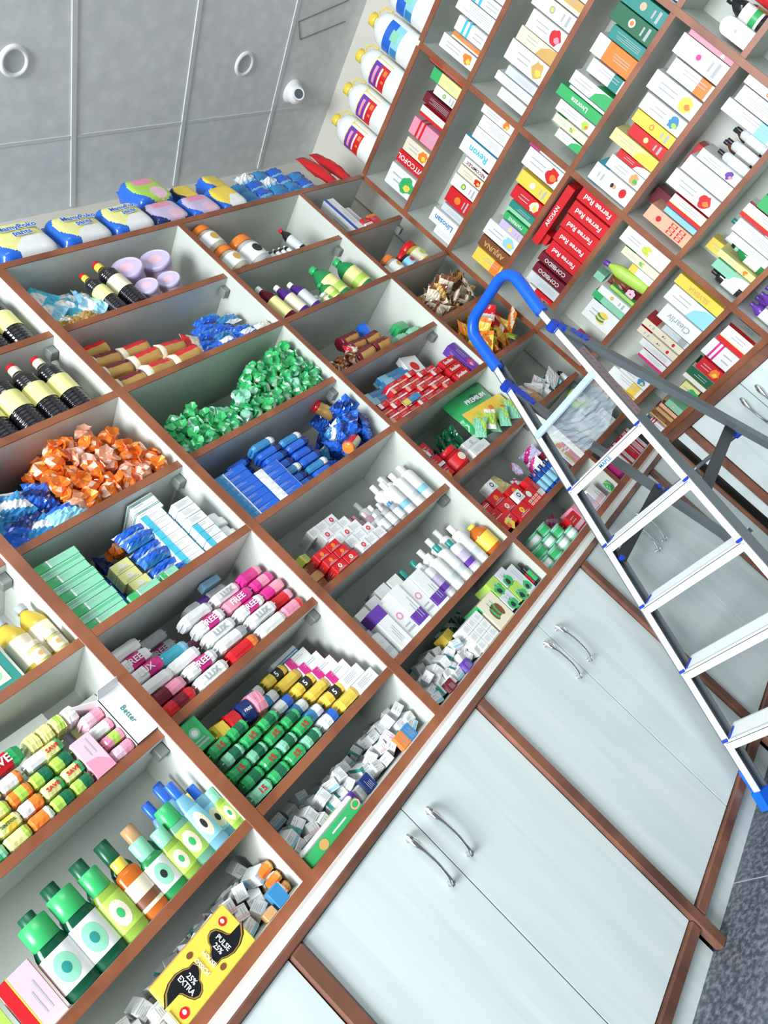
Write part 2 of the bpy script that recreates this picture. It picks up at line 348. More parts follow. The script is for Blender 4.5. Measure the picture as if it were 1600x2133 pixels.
# steps
ruf = mat('ribbed_tread', (0.82, 0.86, 0.88), 0.4, 0.25, 0.03)
for k in range(5):
    z = 1.165-0.2357*k; yl = fr(z, -1); yr = fr(z, 1); x0 = yl.x
    m = MB(); A = yl-LO; 
    ya, yb = yr.y-0.012+0.36, yl.y+0.012+0.36; x = x0-2.2
    m.box(x-0.006, x-0.003, ya, yb, z-0.030, z-0.001, alu, b=0.0008)
    m.box(x-0.006, x+0.100, ya+0.013, yb-0.013, z-0.004, z, ruf)
    for j in range(15):
        xx = x+0.012+j*0.0055; m.box(xx, xx+0.0022, ya+0.014, yb-0.014, z, z+0.0012, alu)
    m.box(x-0.0005, x+0.008, ya+0.006, yb-0.006, z-0.0002, z+0.003, alu)
    m.box(x+0.097, x+0.100, ya+0.013, yb-0.013, z-0.022, z-0.004, alu_shade)
    for yy in (ya+0.010, yb-0.010):
        for zz in (z-0.009, z-0.022): m.cyl((x-0.006, yy, zz), (x-0.0075, yy, zz), 0.0026, 0.0022, chrome, 10)
    st = m.obj('step', lad)
    if k == 0:
        Mx = Matrix(((0, 0, -1, x-0.0062), (-1, 0, 0, (ya+yb)/2+0.0), (0, 1, 0, z-0.0155), (0, 0, 0, 1)))
        me = text_mesh('MAPLE', 0.021, mat('maker_blue_print', (0.02, 0.20, 0.42), 0.4), Mx, bold=True)
        o = bpy.data.objects.new('lettering', me); C.objects.link(o); o.parent = st
        for yy in (0.125, -0.125):
            me = text_mesh('\u2022 \u2022 \u2022 \u2022', 0.012, mat('faint_red_print', (0.75, 0.35, 0.38), 0.4), Matrix.Translation((0, yy, 0)) @ Mx)
            o = bpy.data.objects.new('lettering', me); C.objects.link(o); o.parent = st
    for side in (-1, 1):
        m = MB(); p = fr(z, side)-LO; s1 = -1 if side < 0 else 1
        yin = p.y+s1*0.0125
        m.box(p.x-0.008, p.x+0.004, min(yin, yin-s1*0.022), max(yin, yin-s1*0.022), z+0.001, z+0.010, navy_pl, b=0.002)
        m.box(p.x+0.002, p.x+0.066, min(yin, yin+s1*0.004), max(yin, yin+s1*0.004), z-0.001, z+0.006, navy_pl)
        m.obj('step_cap', lad)
# rear legs, braces
RT = {-1: Vector((2.462, -0.190, 1.590)), 1: Vector((2.462, -0.535, 1.590))}
RF = {-1: Vector((2.985, -0.115, 0.03)), 1: Vector((2.985, -0.635, 0.03))}
def rr(z, side): t_ = (1.59-z)/1.56; return RT[side].lerp(RF[side], t_)
for side in (-1, 1):
    m = MB(); bar(m, RT[side], RF[side], 0.026, 0.036, alu_shade, (0, 1, 0)); m.obj('rear_leg', lad)
    m = MB(); bar(m, rr(0.0, side), rr(0.07, side), 0.028, 0.036, blue_pl, (0, 1, 0)); m.obj('foot', lad)
    m = MB(); f0 = fr(1.635, side); p = f0-LO
    m.cyl(p+Vector((0.0, 0.018, 0.0)), p+Vector((0.0, -0.018, 0)), 0.020, 0.020, navy_pl, 20)
    for j in range(5):
        q = p.lerp(rr(1.52, side)-LO, 0.25+j*0.19); m.cyl(q+Vector((0, 0.019, 0)), q+Vector((0, -0.019, 0)), 0.019-j*0.0008, 0.019-j*0.0008, navy_pl, 14)
    m.obj('hinge', lad)
    m = MB(); za = 0.86; bar(m, fr(za, side)+Vector((0.03, 0.012*side, 0)), rr(0.90, side)+Vector((0, 0.014*side, 0)), 0.007, 0.042, black_pl, (0, 1, 0))
    for q in (fr(za, side)+Vector((0.03, 0.014*side, 0)), rr(0.90, side)+Vector((0, 0.016*side, 0))): m.cyl(q-LO+Vector((0, 0.008, 0)), q-LO-Vector((0, 0.008, 0)), 0.011, 0.011, navy_pl, 14)
    m.obj('spreader', lad)
for zz in (0.86, 0.36):
    a = rr(zz, -1)-LO; b_ = rr(zz, 1)-LO
    m = MB(); m.cyl(a, b_, 0.008, 0.008, alu_shade, 14); m.cyl(a, a.lerp(b_, 0.09), 0.0135, 0.0135, navy_pl, 14); m.cyl(b_.lerp(a, 0.09), b_, 0.0135, 0.0135, navy_pl, 14); m.obj('rear_crossbar', lad)
# hand rail hoop in blue foam
a0 = fr(1.72, -1); a1 = fr(1.72, 1); top = 1.94
xr = (2.270-1.891)/(1.165-0.222)
def hp(y, z): return Vector((2.270+(z-1.165)*xr+0.006, y, z))-LO
yl = -0.212; yr_ = -0.492; R_ = 0.075; pts = [hp(yl+0.014, 1.715), hp(yl+0.016, 1.79), hp(yl+0.018, top-R_-0.035)]
for j in range(1, 7): an = PI/2*j/6; pts.append(hp(yl+0.02-R_*(1-math.cos(an)), top-R_+R_*math.sin(an)))
for j in range(0, 6): an = PI/2*j/6; pts.append(hp(yr_-0.02+R_*(1-math.sin(an)), top-R_+R_*math.cos(an)))
pts += [hp(yr_-0.020, top-R_-0.035), hp(yr_-0.019, 1.79), hp(yr_-0.018, 1.705)]
m = MB(); m.tube(pts, (0.022, 0.030), blue_pl, 14, flat=(1, 0, 0)); m.obj('foam_hand_rail', lad)
# top platform wrapped in thin plastic film, and the warning strip on the right rail
z = 1.4007; yl = fr(z, -1); yr = fr(z, 1); x = yl.x-2.2; ya, yb = yr.y+0.36-0.004, yl.y+0.36+0.004
film = mat('clear_plastic_film', (0.62, 0.76, 0.86), 0.22, noise=0.12, nscale=18, alpha=0.42)
pale_blue = mat('pale_blue_film_edge', (0.50, 0.68, 0.84), 0.3, noise=0.15, nscale=22)
m = MB(); m.box(x-0.014, x+0.030, ya, yb, z-0.014, z+0.014, pale_blue, b=0.006); m.obj('top_platform', lad)
wrap = thing('plastic_sheet', 'crumpled clear plastic sheet hanging from the top of the step ladder', 'plastic sheet', (2.2+x, -0.36, z))
m = MB(); rnd = random.Random(3); nu, nv = 14, 12; vs = []
for j in range(nv+1):
    for i in range(nu+1):
        t_ = j/nv; s_ = i/nu
        drop = 0.02+0.17*t_*(0.55+0.45*math.sin(PI*(1-s_)*0.5+0.3)); back = 0.032+0.10*t_+0.016*math.sin(9*s_+4*t_)
        vs.append((back+rnd.uniform(-0.005, 0.005), yb-0.010-(yb-ya-0.02)*s_*(1-0.15*t_), 0.012-drop+rnd.uniform(-0.005, 0.005)))
m.add(vs, [(j*(nu+1)+i, j*(nu+1)+i+1, (j+1)*(nu+1)+i+1, (j+1)*(nu+1)+i) for j in range(nv) for i in range(nu)], film, False); m.obj('sheet', wrap)
m = MB(); stk = mat('warning_strip', (0.52, 0.40, 0.44), 0.4)
zs, ze = 1.50, 1.19; a = fr(zs, 1)-LO+Vector((0.004, 0.0195, 0))*0; b_ = fr(ze, 1)-LO
offy = Vector((0.004, -0.0145, 0)); wv = Vector((0.044, 0, 0))
P0 = a+offy; P1 = b_+offy
m.add([P0, P1, P1+wv, P0+wv], [(0, 1, 2, 3), (3, 2, 1, 0)], stk)
red_ink = mat('dark_red_print', (0.45, 0.03, 0.05), 0.4)
for k in range(14):
    q0 = P0.lerp(P1, (k+0.2)/14)+Vector((0.020, -0.0006, 0)); q1 = P0.lerp(P1, (k+0.75)/14)+Vector((0.030, -0.0006, 0)); dzv = (P1-P0).normalized()*0.004
    m.add([q0, q0+dzv, q1+dzv, q1], [(0, 1, 2, 3), (3, 2, 1, 0)], red_ink)
m.obj('warning_label', lad)
# ---------------------------------------------------------------- colours
COL = dict(W=(0.80, 0.82, 0.82), CR=(0.78, 0.72, 0.55), R=(0.62, 0.012, 0.02), DR=(0.16, 0.008, 0.02), PK=(0.80, 0.30, 0.42), MG=(0.66, 0.03, 0.26),
 OR=(0.85, 0.22, 0.03), Y=(0.85, 0.62, 0.08), PY=(0.82, 0.80, 0.32), LG=(0.42, 0.66, 0.10), G=(0.04, 0.42, 0.13), DG=(0.01, 0.13, 0.06), TL=(0.02, 0.25, 0.22),
 MT=(0.25, 0.62, 0.42), LB=(0.28, 0.62, 0.82), CY=(0.06, 0.50, 0.68), B=(0.02, 0.13, 0.62), NV=(0.01, 0.03, 0.16), SB=(0.04, 0.24, 0.52), PU=(0.13, 0.04, 0.36), LV=(0.58, 0.50, 0.72),
 BR=(0.20, 0.07, 0.03), TN=(0.62, 0.36, 0.16), BK=(0.02, 0.022, 0.028), GY=(0.36, 0.40, 0.43), SL=(0.62, 0.67, 0.70), PE=(0.85, 0.45, 0.30), GO=(0.62, 0.38, 0.12), PP=(0.80, 0.52, 0.62))
CN = dict(W='white', CR='cream', R='red', DR='maroon', PK='pink', MG='magenta', OR='orange', Y='yellow', PY='pale yellow', LG='lime', G='green', DG='dark green', TL='teal',
 MT='mint green', LB='light blue', CY='cyan', B='blue', NV='navy', SB='steel blue', PU='purple', LV='lavender', BR='brown', TN='tan', BK='black', GY='grey', SL='silver grey', PE='peach', GO='gold', PP='pale pink')
def K(c, gloss=0): 
    if gloss == 0: return mat('card_'+CN[c].replace(' ', '_'), COL[c], 0.42, noise=0.04, nscale=25)
    if gloss == 1: return mat('film_'+CN[c].replace(' ', '_'), COL[c], 0.24, noise=0.10, nscale=40, coat=0.3)
    if gloss == 2: return mat('foil_'+CN[c].replace(' ', '_'), COL[c], 0.30, 0.45, noise=0.12, nscale=50)
    return mat('plastic_'+CN[c].replace(' ', '_'), COL[c], 0.28, noise=0.03)
INK = mat('grey_print', (0.42, 0.45, 0.50), 0.5)
def clear(c):
    if c == 'BK': return mat('glossy_black_bottle', (0.012, 0.012, 0.015), 0.10, noise=0.02, coat=0.6)
    return mat('tinted_bottle_'+CN[c].replace(' ', '_'), COL[c], 0.12, noise=0.03, trans=0.45, ior=1.35)
MC = {}
def cached(key, fn):
    if key not in MC: MC[key] = fn()
    return MC[key]

# ---------------------------------------------------------------- where things stand
def frame(wall, u, v, z, r=0.0):
    if wall == 'A': return (u, v, z), r
    return (XC+v, -u, z), r-PI/2
SEEN = {}
def nm_label(base, where, extra):
    """where = the shelf, extra = list of further hints used only when the plain label is taken"""
    l = base+', '+where
    for e in [None]+list(extra):
        t_ = l if e is None else base+' '+e+', '+where
        if t_ not in SEEN and len(t_.replace('-', ' ').split()) <= 16: SEEN[t_] = 1; return t_
    SEEN[l] = SEEN.get(l, 0)+1
    return l
DIVS = {'A': [(-0.60, 0.6155), (0.6425, 1.214), (1.250, 2.0075), (2.0345, 2.7665), (2.7935, 3.288)], 'B': [(0.0135, 0.6675), (0.6945, 1.3355), (1.3625, 2.0)]}
def settle(wall, u, v, z, Rm, vsets, zmin=True):
    """lift the piece on to the board it stands on and keep it clear of dividers and back panel"""
    lo = [9, 9, 9]; hi = [-9, -9, -9]
    for me in vsets:
        step = max(1, len(me.vertices)//400)
        for i in range(0, len(me.vertices), step):
            q = Rm @ me.vertices[i].co
            for k in range(3):
                if q[k] < lo[k]: lo[k] = q[k]
                if q[k] > hi[k]: hi[k] = q[k]
    if wall == 'A': ulo, uhi, vhi, vlo = lo[0], hi[0], hi[1], lo[1]
    else: ulo, uhi, vhi, vlo = -hi[1], -lo[1], hi[0], lo[0]
    best = min(DIVS[wall], key=lambda d: 0 if d[0] <= u <= d[1] else min(abs(u-d[0]), abs(u-d[1])))
    if z < ZR['L0']-0.02 and uhi-ulo < best[1]-best[0]: u = min(max(u, best[0]-ulo), best[1]-uhi)
    v = min(v, DEP-0.002-vhi)
    if zmin: z = z-lo[2]+0.0004
    return u, v, z
def put(parts, name, wall, u, v, z, label, cat, group=None, r=0.0, tx=0.0, ty=0.0):
    """parts: one mesh, or [(part, mesh[, [(sub, mesh)]])]"""
    rz = frame(wall, u, v, z, r)[1]
    Rm = Matrix.Rotation(rz, 3, 'Z') @ Matrix.Rotation(tx, 3, 'X') @ Matrix.Rotation(ty, 3, 'Y')
    u, v, z = settle(wall, u, v, z, Rm, [parts] if not isinstance(parts, list) else [q[1] for q in parts])
    loc = frame(wall, u, v, z, r)[0]
    if not isinstance(parts, list):
        o = bpy.data.objects.new(name, parts); C.objects.link(o); o.location = loc
    else:
        o = bpy.data.objects.new(name, None); o.empty_display_size = 0.03; C.objects.link(o); o.location = loc
        for pt in parts:
            q = bpy.data.objects.new(pt[0], pt[1]); C.objects.link(q); q.parent = o
            for sb in (pt[2] if len(pt) > 2 else []):
                s_ = bpy.data.objects.new(sb[0], sb[1]); C.objects.link(s_); s_.parent = q
    if tx or ty:
        Rm = Matrix.Rotation(rz, 4, 'Z') @ Matrix.Rotation(tx, 4, 'X') @ Matrix.Rotation(ty, 4, 'Y'); o.rotation_euler = Rm.to_euler()
    else: o.rotation_euler = (0, 0, rz)
    tag(o, label, cat, group); return o

# ---------------------------------------------------------------- cartons
def face(w, d, h, f):
    if f == 'F': return Vector((-w/2, -0.0003, 0)), Vector((1, 0, 0)), Vector((0, 0, 1)), w, h
    if f == 'L': return Vector((-w/2-0.0003, d, 0)), Vector((0, -1, 0)), Vector((0, 0, 1)), d, h
    if f == 'R': return Vector((w/2+0.0003, 0, 0)), Vector((0, 1, 0)), Vector((0, 0, 1)), d, h
    if f == 'T': return Vector((-w/2, 0, h+0.0003)), Vector((1, 0, 0)), Vector((0, 1, 0)), w, d
def rect(m, fr_, a, b_, c, d_, mt, lift=0.0):
    O, U, V, W_, H_ = fr_; n = U.cross(V)*lift
    P = lambda x, y: O+U*(x*W_)+V*(y*H_)+n
    m.quad(P(a, b_), P(c, b_), P(c, d_), P(a, d_), mt)
def blob(m, fr_, cx, cy, rx, ry, mt, lift=0.0, n=18, inner=0.0, rnd=None, a0=0, a1=2*PI):
    O, U, V, W_, H_ = fr_; nn = U.cross(V)*lift; vs = []
    s_ = min(W_, H_); px, py = cx*W_, cy*H_
    full = abs(a1-a0-2*PI) < 1e-6
    for k in range(n+(0 if full else 1)):
        a = a0+(a1-a0)*k/n; q = 1.0 if rnd is None else rnd.uniform(0.75, 1.15)
        vs.append(O+U*(px+rx*s_*q*math.cos(a))+V*(py+ry*s_*q*math.sin(a))+nn)
        if inner: vs.append(O+U*(px+rx*s_*inner*math.cos(a))+V*(py+ry*s_*inner*math.sin(a))+nn)
    if inner:
        k = len(vs)//2; m.add(vs, [(2*i, 2*((i+1) % k), 2*((i+1) % k)+1, 2*i+1) for i in range(k if full else k-1)], mt)
    else: m.add(vs, [tuple(range(len(vs)))], mt)
def deco(m, fr_, style, acc, acc2, rnd, ink=INK):
    W_, H_ = fr_[3], fr_[4]; tall = H_ > W_
    A, B2 = K(acc), K(acc2)
    def lines(x0, x1, y0, y1, n, mt=ink, l=0.0003):
        for i in range(n):
            yy = y0+(y1-y0)*(i+0.5)/n; hh = (y1-y0)/n*0.13; xe = x1-(x1-x0)*rnd.uniform(0, 0.4)
            if tall: rect(m, fr_, yy-hh, x0, yy+hh, xe, mt, l)
            else: rect(m, fr_, x0, yy-hh, xe, yy+hh, mt, l)
    if style == 'band':
        rect(m, fr_, 0, 0.08, 1, 0.34, A); lines(0.15, 0.75, 0.45, 0.85, 2)
    elif style == 'top':
        rect(m, fr_, 0, 0.72, 1, 1, A); lines(0.12, 0.6, 0.3, 0.7, 3)
    elif style == 'side':
        rect(m, fr_, 0, 0, 0.30, 1, A); rect(m, fr_, 0.30, 0, 0.34, 1, B2); lines(0.2, 0.8, 0.5, 0.85, 2)
    elif style == 'stripe':
        rect(m, fr_, 0, 0.55, 1, 0.62, A); rect(m, fr_, 0, 0.70, 1, 0.77, A); lines(0.1, 0.5, 0.2, 0.8, 2)
    elif style == 'pic':
        blob(m, fr_, 0.5, 0.24, 0.40, 0.42, A, 0.0002, 16, rnd=rnd); blob(m, fr_, 0.42, 0.20, 0.18, 0.2, B2, 0.0004, 12, rnd=rnd); lines(0.45, 0.9, 0.25, 0.75, 2)
    elif style == 'logo':
        blob(m, fr_, 0.5, 0.55, 0.24, 0.24, A, 0.0002); blob(m, fr_, 0.5, 0.55, 0.14, 0.14, B2, 0.0004); rect(m, fr_, 0.15, 0.14, 0.85, 0.2, ink, 0.0002); rect(m, fr_, 0.25, 0.27, 0.75, 0.31, ink, 0.0002)
    elif style == 'swoosh':
        O, U, V, W2, H2 = fr_
        m.add([O, O+U*W2*1.0, O+U*W2*0.92+V*H2*0.22, O+U*W2*0.55+V*H2*0.40, O+V*H2*0.46], [(0, 1, 2, 3, 4)], A); lines(0.5, 0.92, 0.3, 0.8, 2)
    elif style == 'lines': lines(0.12, 0.85, 0.25, 0.8, 4)
    elif style == 'win':
        for i in range(3):
            for j in range(2):
                rect(m, fr_, 0.12+0.28*i, 0.12+0.2*j, 0.34+0.28*i, 0.26+0.2*j, A, 0.0002); rect(m, fr_, 0.15+0.28*i, 0.15+0.2*j, 0.31+0.28*i, 0.23+0.2*j, B2, 0.0003)
        blob(m, fr_, 0.5, 0.72, 0.2, 0.2, A, 0.0002)
    elif style == 'person':
        blob(m, fr_, 0.5, 0.22, 0.26, 0.22, K('R'), 0.0002); blob(m, fr_, 0.5, 0.44, 0.13, 0.14, K('TN'), 0.0004); blob(m, fr_, 0.5, 0.49, 0.14, 0.10, K('BK'), 0.0005); rect(m, fr_, 0.3, 0.72, 0.7, 0.76, ink, 0.0002); rect(m, fr_, 0.35, 0.82, 0.65, 0.85, ink, 0.0002)
    elif style == 'leaf':
        for i in range(5):
            a = -0.9+0.45*i; blob(m, fr_, 0.5+0.22*math.sin(a), 0.35+0.14*math.cos(a), 0.12, 0.26, A if i % 2 else B2, 0.0002+0.0001*i, 10)
        lines(0.6, 0.92, 0.3, 0.7, 2)
def carton(w, d, h, base='W', acc='R', style='band', acc2='Y', text=None, tc='W', seed=1, tsz=None):
    w, d, h = round(w, 3), round(d, 3), round(h, 3)
    def mk():
        rnd = random.Random(seed*7+int(w*1000)); m = MB(); m.box(-w/2, w/2, 0, d, 0, h, K(base), b=0.0012)
        fr_ = face(w, d, h, 'F'); deco(m, fr_, style if not text else 'none', acc, acc2, rnd)
        for f in ('L', 'R', 'T'):
            deco(m, face(w, d, h, f), {'pic': 'lines', 'win': 'lines', 'person': 'top', 'leaf': 'top', 'logo': 'lines'}.get(style, style), acc, acc2, rnd)
        # tuck-flap seams on the two ends
        m.box(-w*0.46, w*0.46, d*0.12, d*0.14, h, h+0.0006, K('GY')); m.box(-w*0.46, w*0.46, d*0.86, d*0.88, h, h+0.0006, K('GY'))
        me = m.mesh('carton')
        if text:
            a, b_ = 0.10, 0.14
            tall = h > w*1.2; s_ = tsz or min((h if tall else w)/(0.62*len(text)), (w if tall else h)*0.62)
            if tall: Mx = Matrix(((0, -1, 0, 0.0), (0, 0, -1, -0.0008), (1, 0, 0, h/2), (0, 0, 0, 1)))
            else: Mx = Matrix(((1, 0, 0, 0), (0, 0, -1, -0.0008), (0, 1, 0, h/2), (0, 0, 0, 1)))
            tm = text_mesh(text, s_, K(tc), Mx, bold=True); return (me, tm)
        return (me, None)
    return cached(('carton', w, d, h, base, acc, style, acc2, text, tc, seed), mk)
STW = dict(band='band', top='top', side='side stripe', stripe='stripes', pic='picture', logo='round logo', swoosh='swoosh', lines='fine print', win='printed windows', person='printed figure', leaf='leaf print')
def put_carton(wall, u, v, z, w, d, h, base, acc, style, label, text=None, tc='W', acc2='Y', seed=1, r=0.0, group=None, name='carton', tx=0, ty=0, cat='box', tsz=None):
    me, tm = carton(w, d, h, base, acc, style, acc2, text, tc, seed, tsz)
    if tm is None: return put(me, name, wall, u, v, z, label, cat, group, r, tx, ty)
    o = put(me, name, wall, u, v, z, label, cat, group, r, tx, ty)
    q = bpy.data.objects.new('lettering', tm); C.objects.link(q); q.parent = o; return o
NUM = ['first', 'second', 'third', 'fourth', 'fifth', 'sixth', 'seventh', 'eighth', 'ninth', 'tenth', 'eleventh', 'twelfth', 'thirteenth', 'fourteenth', 'fifteenth', 'sixteenth']
def shelf_row(wall, zkey, where, items, vf=0.012, d=0.14, seed=1, zc=0.0128):
    """upright cartons side by side; items = (u0, u1, height, base, accent, style[, text, text colour, second accent])"""
    prev = None; z = ZR[zkey]+zc; rnd = random.Random(seed)
    for i, it in enumerate(items):
        u0, u1, h, base, acc, st = it[:6]; text = it[6] if len(it) > 6 else None; tc = it[7] if len(it) > 7 else 'W'; a2 = it[8] if len(it) > 8 else 'Y'
        bl = CN[base]+' carton with '+(CN[tc]+' lettering' if text else CN[acc]+' '+STW[st])
        ex = []
        if prev: ex.append('beside '+prev+' one')
        ex.append(NUM[min(i, 15)]+' from left')
        lb = nm_label(bl, where, ex)
        put_carton(wall, (u0+u1)/2, vf+rnd.uniform(0, 0.018), z, u1-u0-0.002, d*rnd.uniform(0.85, 1.15), h, base, acc, st, lb, text, tc, a2, seed*31+i, group='cartons standing on the '+where)
        prev = CN[base]

# ---------------------------------------------------------------- bottles, tubs, jars
def bottle(h, r, body='BK', cap='W', label='PY', style='round', sy=1.0, tr=True, mark=None, capr=None):
    def mk():
        bm_ = clear(body) if tr else K(body, 3); n = 20; m = MB(); cr = capr or r*0.42
        if style == 'round':
            pr = [(r*0.86, 0), (r, 0.006), (r, h*0.60), (r*0.97, h*0.66), (r*0.75, h*0.76), (cr*0.85, h*0.86), (cr*0.80, h*0.90)]
            zc = h*0.885
        elif style == 'ribbed':
            pr = [(r*0.86, 0)]
            for i in range(6): zz = 0.006+i*h*0.052; pr += [(r, zz), (r, zz+h*0.012), (r*0.91, zz+h*0.024), (r*0.91, zz+h*0.036)]
            pr += [(r*0.97, h*0.33), (r*0.97, h*0.60)]
            for i in range(4): zz = h*0.62+i*h*0.04; pr += [(r*(1.0-0.015*i), zz), (r*(1.0-0.015*i), zz+h*0.01), (r*(0.90-0.02*i), zz+h*0.022)]
            pr += [(r*0.80, h*0.80), (r*0.50, h*0.865), (cr*0.85, h*0.89), (cr*0.80, h*0.91)]; zc = h*0.90
        elif style == 'wide':     # oval body with a broad flip cap
            pr = [(r*0.92, 0), (r, 0.005), (r, h*0.52), (r*0.97, h*0.62), (cr*1.02, h*0.70)]; zc = h*0.69
        elif style == 'taper':    # flask narrowing to the cap
            pr = [(r*0.94, 0), (r, 0.006), (r*0.96, h*0.35), (r*0.80, h*0.62), (r*0.62, h*0.74), (cr*0.9, h*0.79)]; zc = h*0.78
        else:   # square shouldered
            pr = [(r*0.9, 0), (r, 0.005), (r, h*0.72), (r*0.9, h*0.78), (cr*0.85, h*0.82), (cr*0.85, h*0.85)]; zc = h*0.82
        m.lathe(pr, bm_, n, 1, sy); body_m = m.mesh('body')
        m = MB(); m.lathe([(cr*0.98, zc), (cr, zc+0.001), (cr, h-0.002), (cr*0.9, h)], K(cap, 3), 16, 1, min(1.0, sy*1.25))
        if style == 'ribbed': m.lathe([(cr*0.9, h), (cr*0.85, h+0.012), (cr*0.5, h+0.014)], K('R', 3), 14)
        cap_m = m.mesh('cap')
        a, b_ = (0.12, 0.58) if style != 'ribbed' else (0.29, 0.575)
        if style == 'ribbed': a, b_ = 0.33, 0.60
        rl = (lambda q: r*1.006) if style != 'taper' else (lambda q: r*(1.006-0.04*q/0.35 if q < 0.35 else 0.966-0.16*(q-0.35)/0.27))
        m = MB(); m.lathe([(rl(q), h*q) for q in (a, (a+b_)/2, b_)], K(label), n, 1, sy, cap0=False, cap1=False)
        if style in ('wide', 'taper'):    # printed portrait oval
            vs = []; zz0, zz1 = h*(a+0.04), h*(b_-0.06)
            for k in range(16):
                an = 2*PI*k/16; th = -PI/2-0.1+0.62*math.cos(an); z_ = (zz0+zz1)/2+(zz1-zz0)/2*math.sin(an); rr = rl(z_/h)*1.01
                vs.append((rr*math.cos(th), rr*sy*math.sin(th), z_))
            zm = (zz0+zz1)/2; rm = rl(zm/h)
            for sc, q_, mt in ((1.0, 1.02, K('CR' if label != 'W' else 'MT')), (0.38, 1.035, K(mark or 'G'))):
                vs = []
                for ring in (0.0, 0.5, 1.0):
                    for k in range(16):
                        an = 2*PI*k/16; th = -PI/2-0.1+0.62*sc*ring*math.cos(an); z_ = zm+(zz1-zz0)/2*sc*ring*math.sin(an); rr = rl(z_/h)*q_; vs.append((rr*math.cos(th), rr*sy*math.sin(th), z_))
                m.add(vs, [(j*16+k, j*16+(k+1) % 16, (j+1)*16+(k+1) % 16, (j+1)*16+k) for j in (0, 1) for k in range(16)], mt, True)
        elif mark: m.lathe([(r*1.012, h*(a+0.06)), (r*1.012, h*(a+(b_-a)*0.45))], K(mark), n, 1, sy, cap0=False, cap1=False)
        lab_m = m.mesh('label')
        return [('body', body_m), ('cap', cap_m), ('label', lab_m)]
    return cached(('bottle', h, r, body, cap, label, style, sy, tr, mark, capr), mk)
def tub(h, r, body='LV', lid='LV', band=None, taper=0.85):
    def mk():
        m = MB(); m.lathe([(r*taper*0.95, 0), (r*taper, 0.004), (r*0.95, h*0.84)], K(body, 3), 24); a = m.mesh('body')
        m = MB(); m.lathe([(r*0.98, h*0.82), (r*1.02, h*0.83), (r*1.02, h*0.97), (r*0.98, h), (r*0.9, h), (r*0.88, h*0.985)], K(lid, 3), 24)
        m.lathe([(r*0.45, h*0.986), (r*0.40, h*0.988)], K('PP' if lid == 'W' or lid == 'LV' else 'W'), 20, cap0=False, cap1=True); b_ = m.mesh('lid')
        m = MB(); t0, t1 = 0.2, 0.7; rr_ = lambda t_: r*(taper+(0.95-taper)*t_/0.84)*1.008
        m.lathe([(rr_(t0), h*t0), (rr_(t1), h*t1)], K(band or body), 24, cap0=False, cap1=False); c = m.mesh('label')
        return [('body', a), ('lid', b_), ('label', c)]
    return cached(('tub', h, r, body, lid, band, taper), mk)
def jar(h, r, body='GO', lid='R', label='W', mark='G'):
    def mk():
        m = MB(); m.lathe([(r*0.85, 0), (r, 0.008), (r, h*0.66), (r*0.82, h*0.76)], clear(body), 22); a = m.mesh('body')
        m = MB(); m.lathe([(r*0.88, h*0.76), (r*0.9, h*0.765), (r*0.9, h*0.98), (r*0.84, h)], K(lid, 3), 22); b_ = m.mesh('lid')
        m = MB(); m.lathe([(r*1.008, h*0.14), (r*1.008, h*0.60)], K(label), 22, cap0=False, cap1=False)
        m.cyl((0, -r*0.98, h*0.38), (0, -r*1.02, h*0.38), r*0.34, r*0.34, K(mark), 18); c = m.mesh('label')
        return [('body', a), ('lid', b_), ('label', c)]
    return cached(('jar', h, r, body, lid, label, mark), mk)

# ---------------------------------------------------------------- soft packs
def sweet(c1, r, k, c2='W', g=2):
    def mk():
        rnd = random.Random(k*91+3); n = 11; m = MB()
        pr = [(0.85, -1.22), (0.62, -1.05), (0.38, -0.92), (0.74, -0.78), (0.98, -0.35), (1.03, 0.15), (0.90, 0.60), (0.62, 0.85), (0.40, 0.94), (0.62, 1.05), (0.88, 1.22)]
        vs = []
        for j, (q, zz) in enumerate(pr):
            for i in range(n):
                a = 2*PI*i/n; e = rnd.uniform(0.70, 1.25) if 2 < j < 8 else (rnd.uniform(0.75, 1.12) if j in (0, 10) else rnd.uniform(0.8, 1.2))
                vs.append((zz*r*rnd.uniform(0.93, 1.07), q*r*e*math.cos(a), q*r*e*math.sin(a)*0.88))
        fs = []; 
        for j in range(len(pr)-1):
            for i in range(n): fs.append((j*n+i, j*n+(i+1) % n, (j+1)*n+(i+1) % n, (j+1)*n+i))
        rnd.shuffle(fs); cut = int(len(fs)*0.74)
        m.add(vs, fs[:cut], K(c1, g)); m.add(vs, fs[cut:cut+int(len(fs)*0.18)], mat('glint_'+c1, tuple(min(1, 0.45+0.55*x) for x in COL[c1]), 0.22, 0.3)); m.add(vs, fs[cut+int(len(fs)*0.18):], K(c2, g))  # random facets coloured paler as painted highlights
        m.add(vs[:n]+[(-0.8*r, 0, 0)], [((i+1) % n, i, n) for i in range(n)], K(c1, g)); m.add(vs[-n:]+[(0.8*r, 0, 0)], [(i, (i+1) % n, n) for i in range(n)], K(c1, g))
        return m.mesh('twist_wrapped_sweet')
    return cached(('sweet', c1, r, k, c2, g), mk)
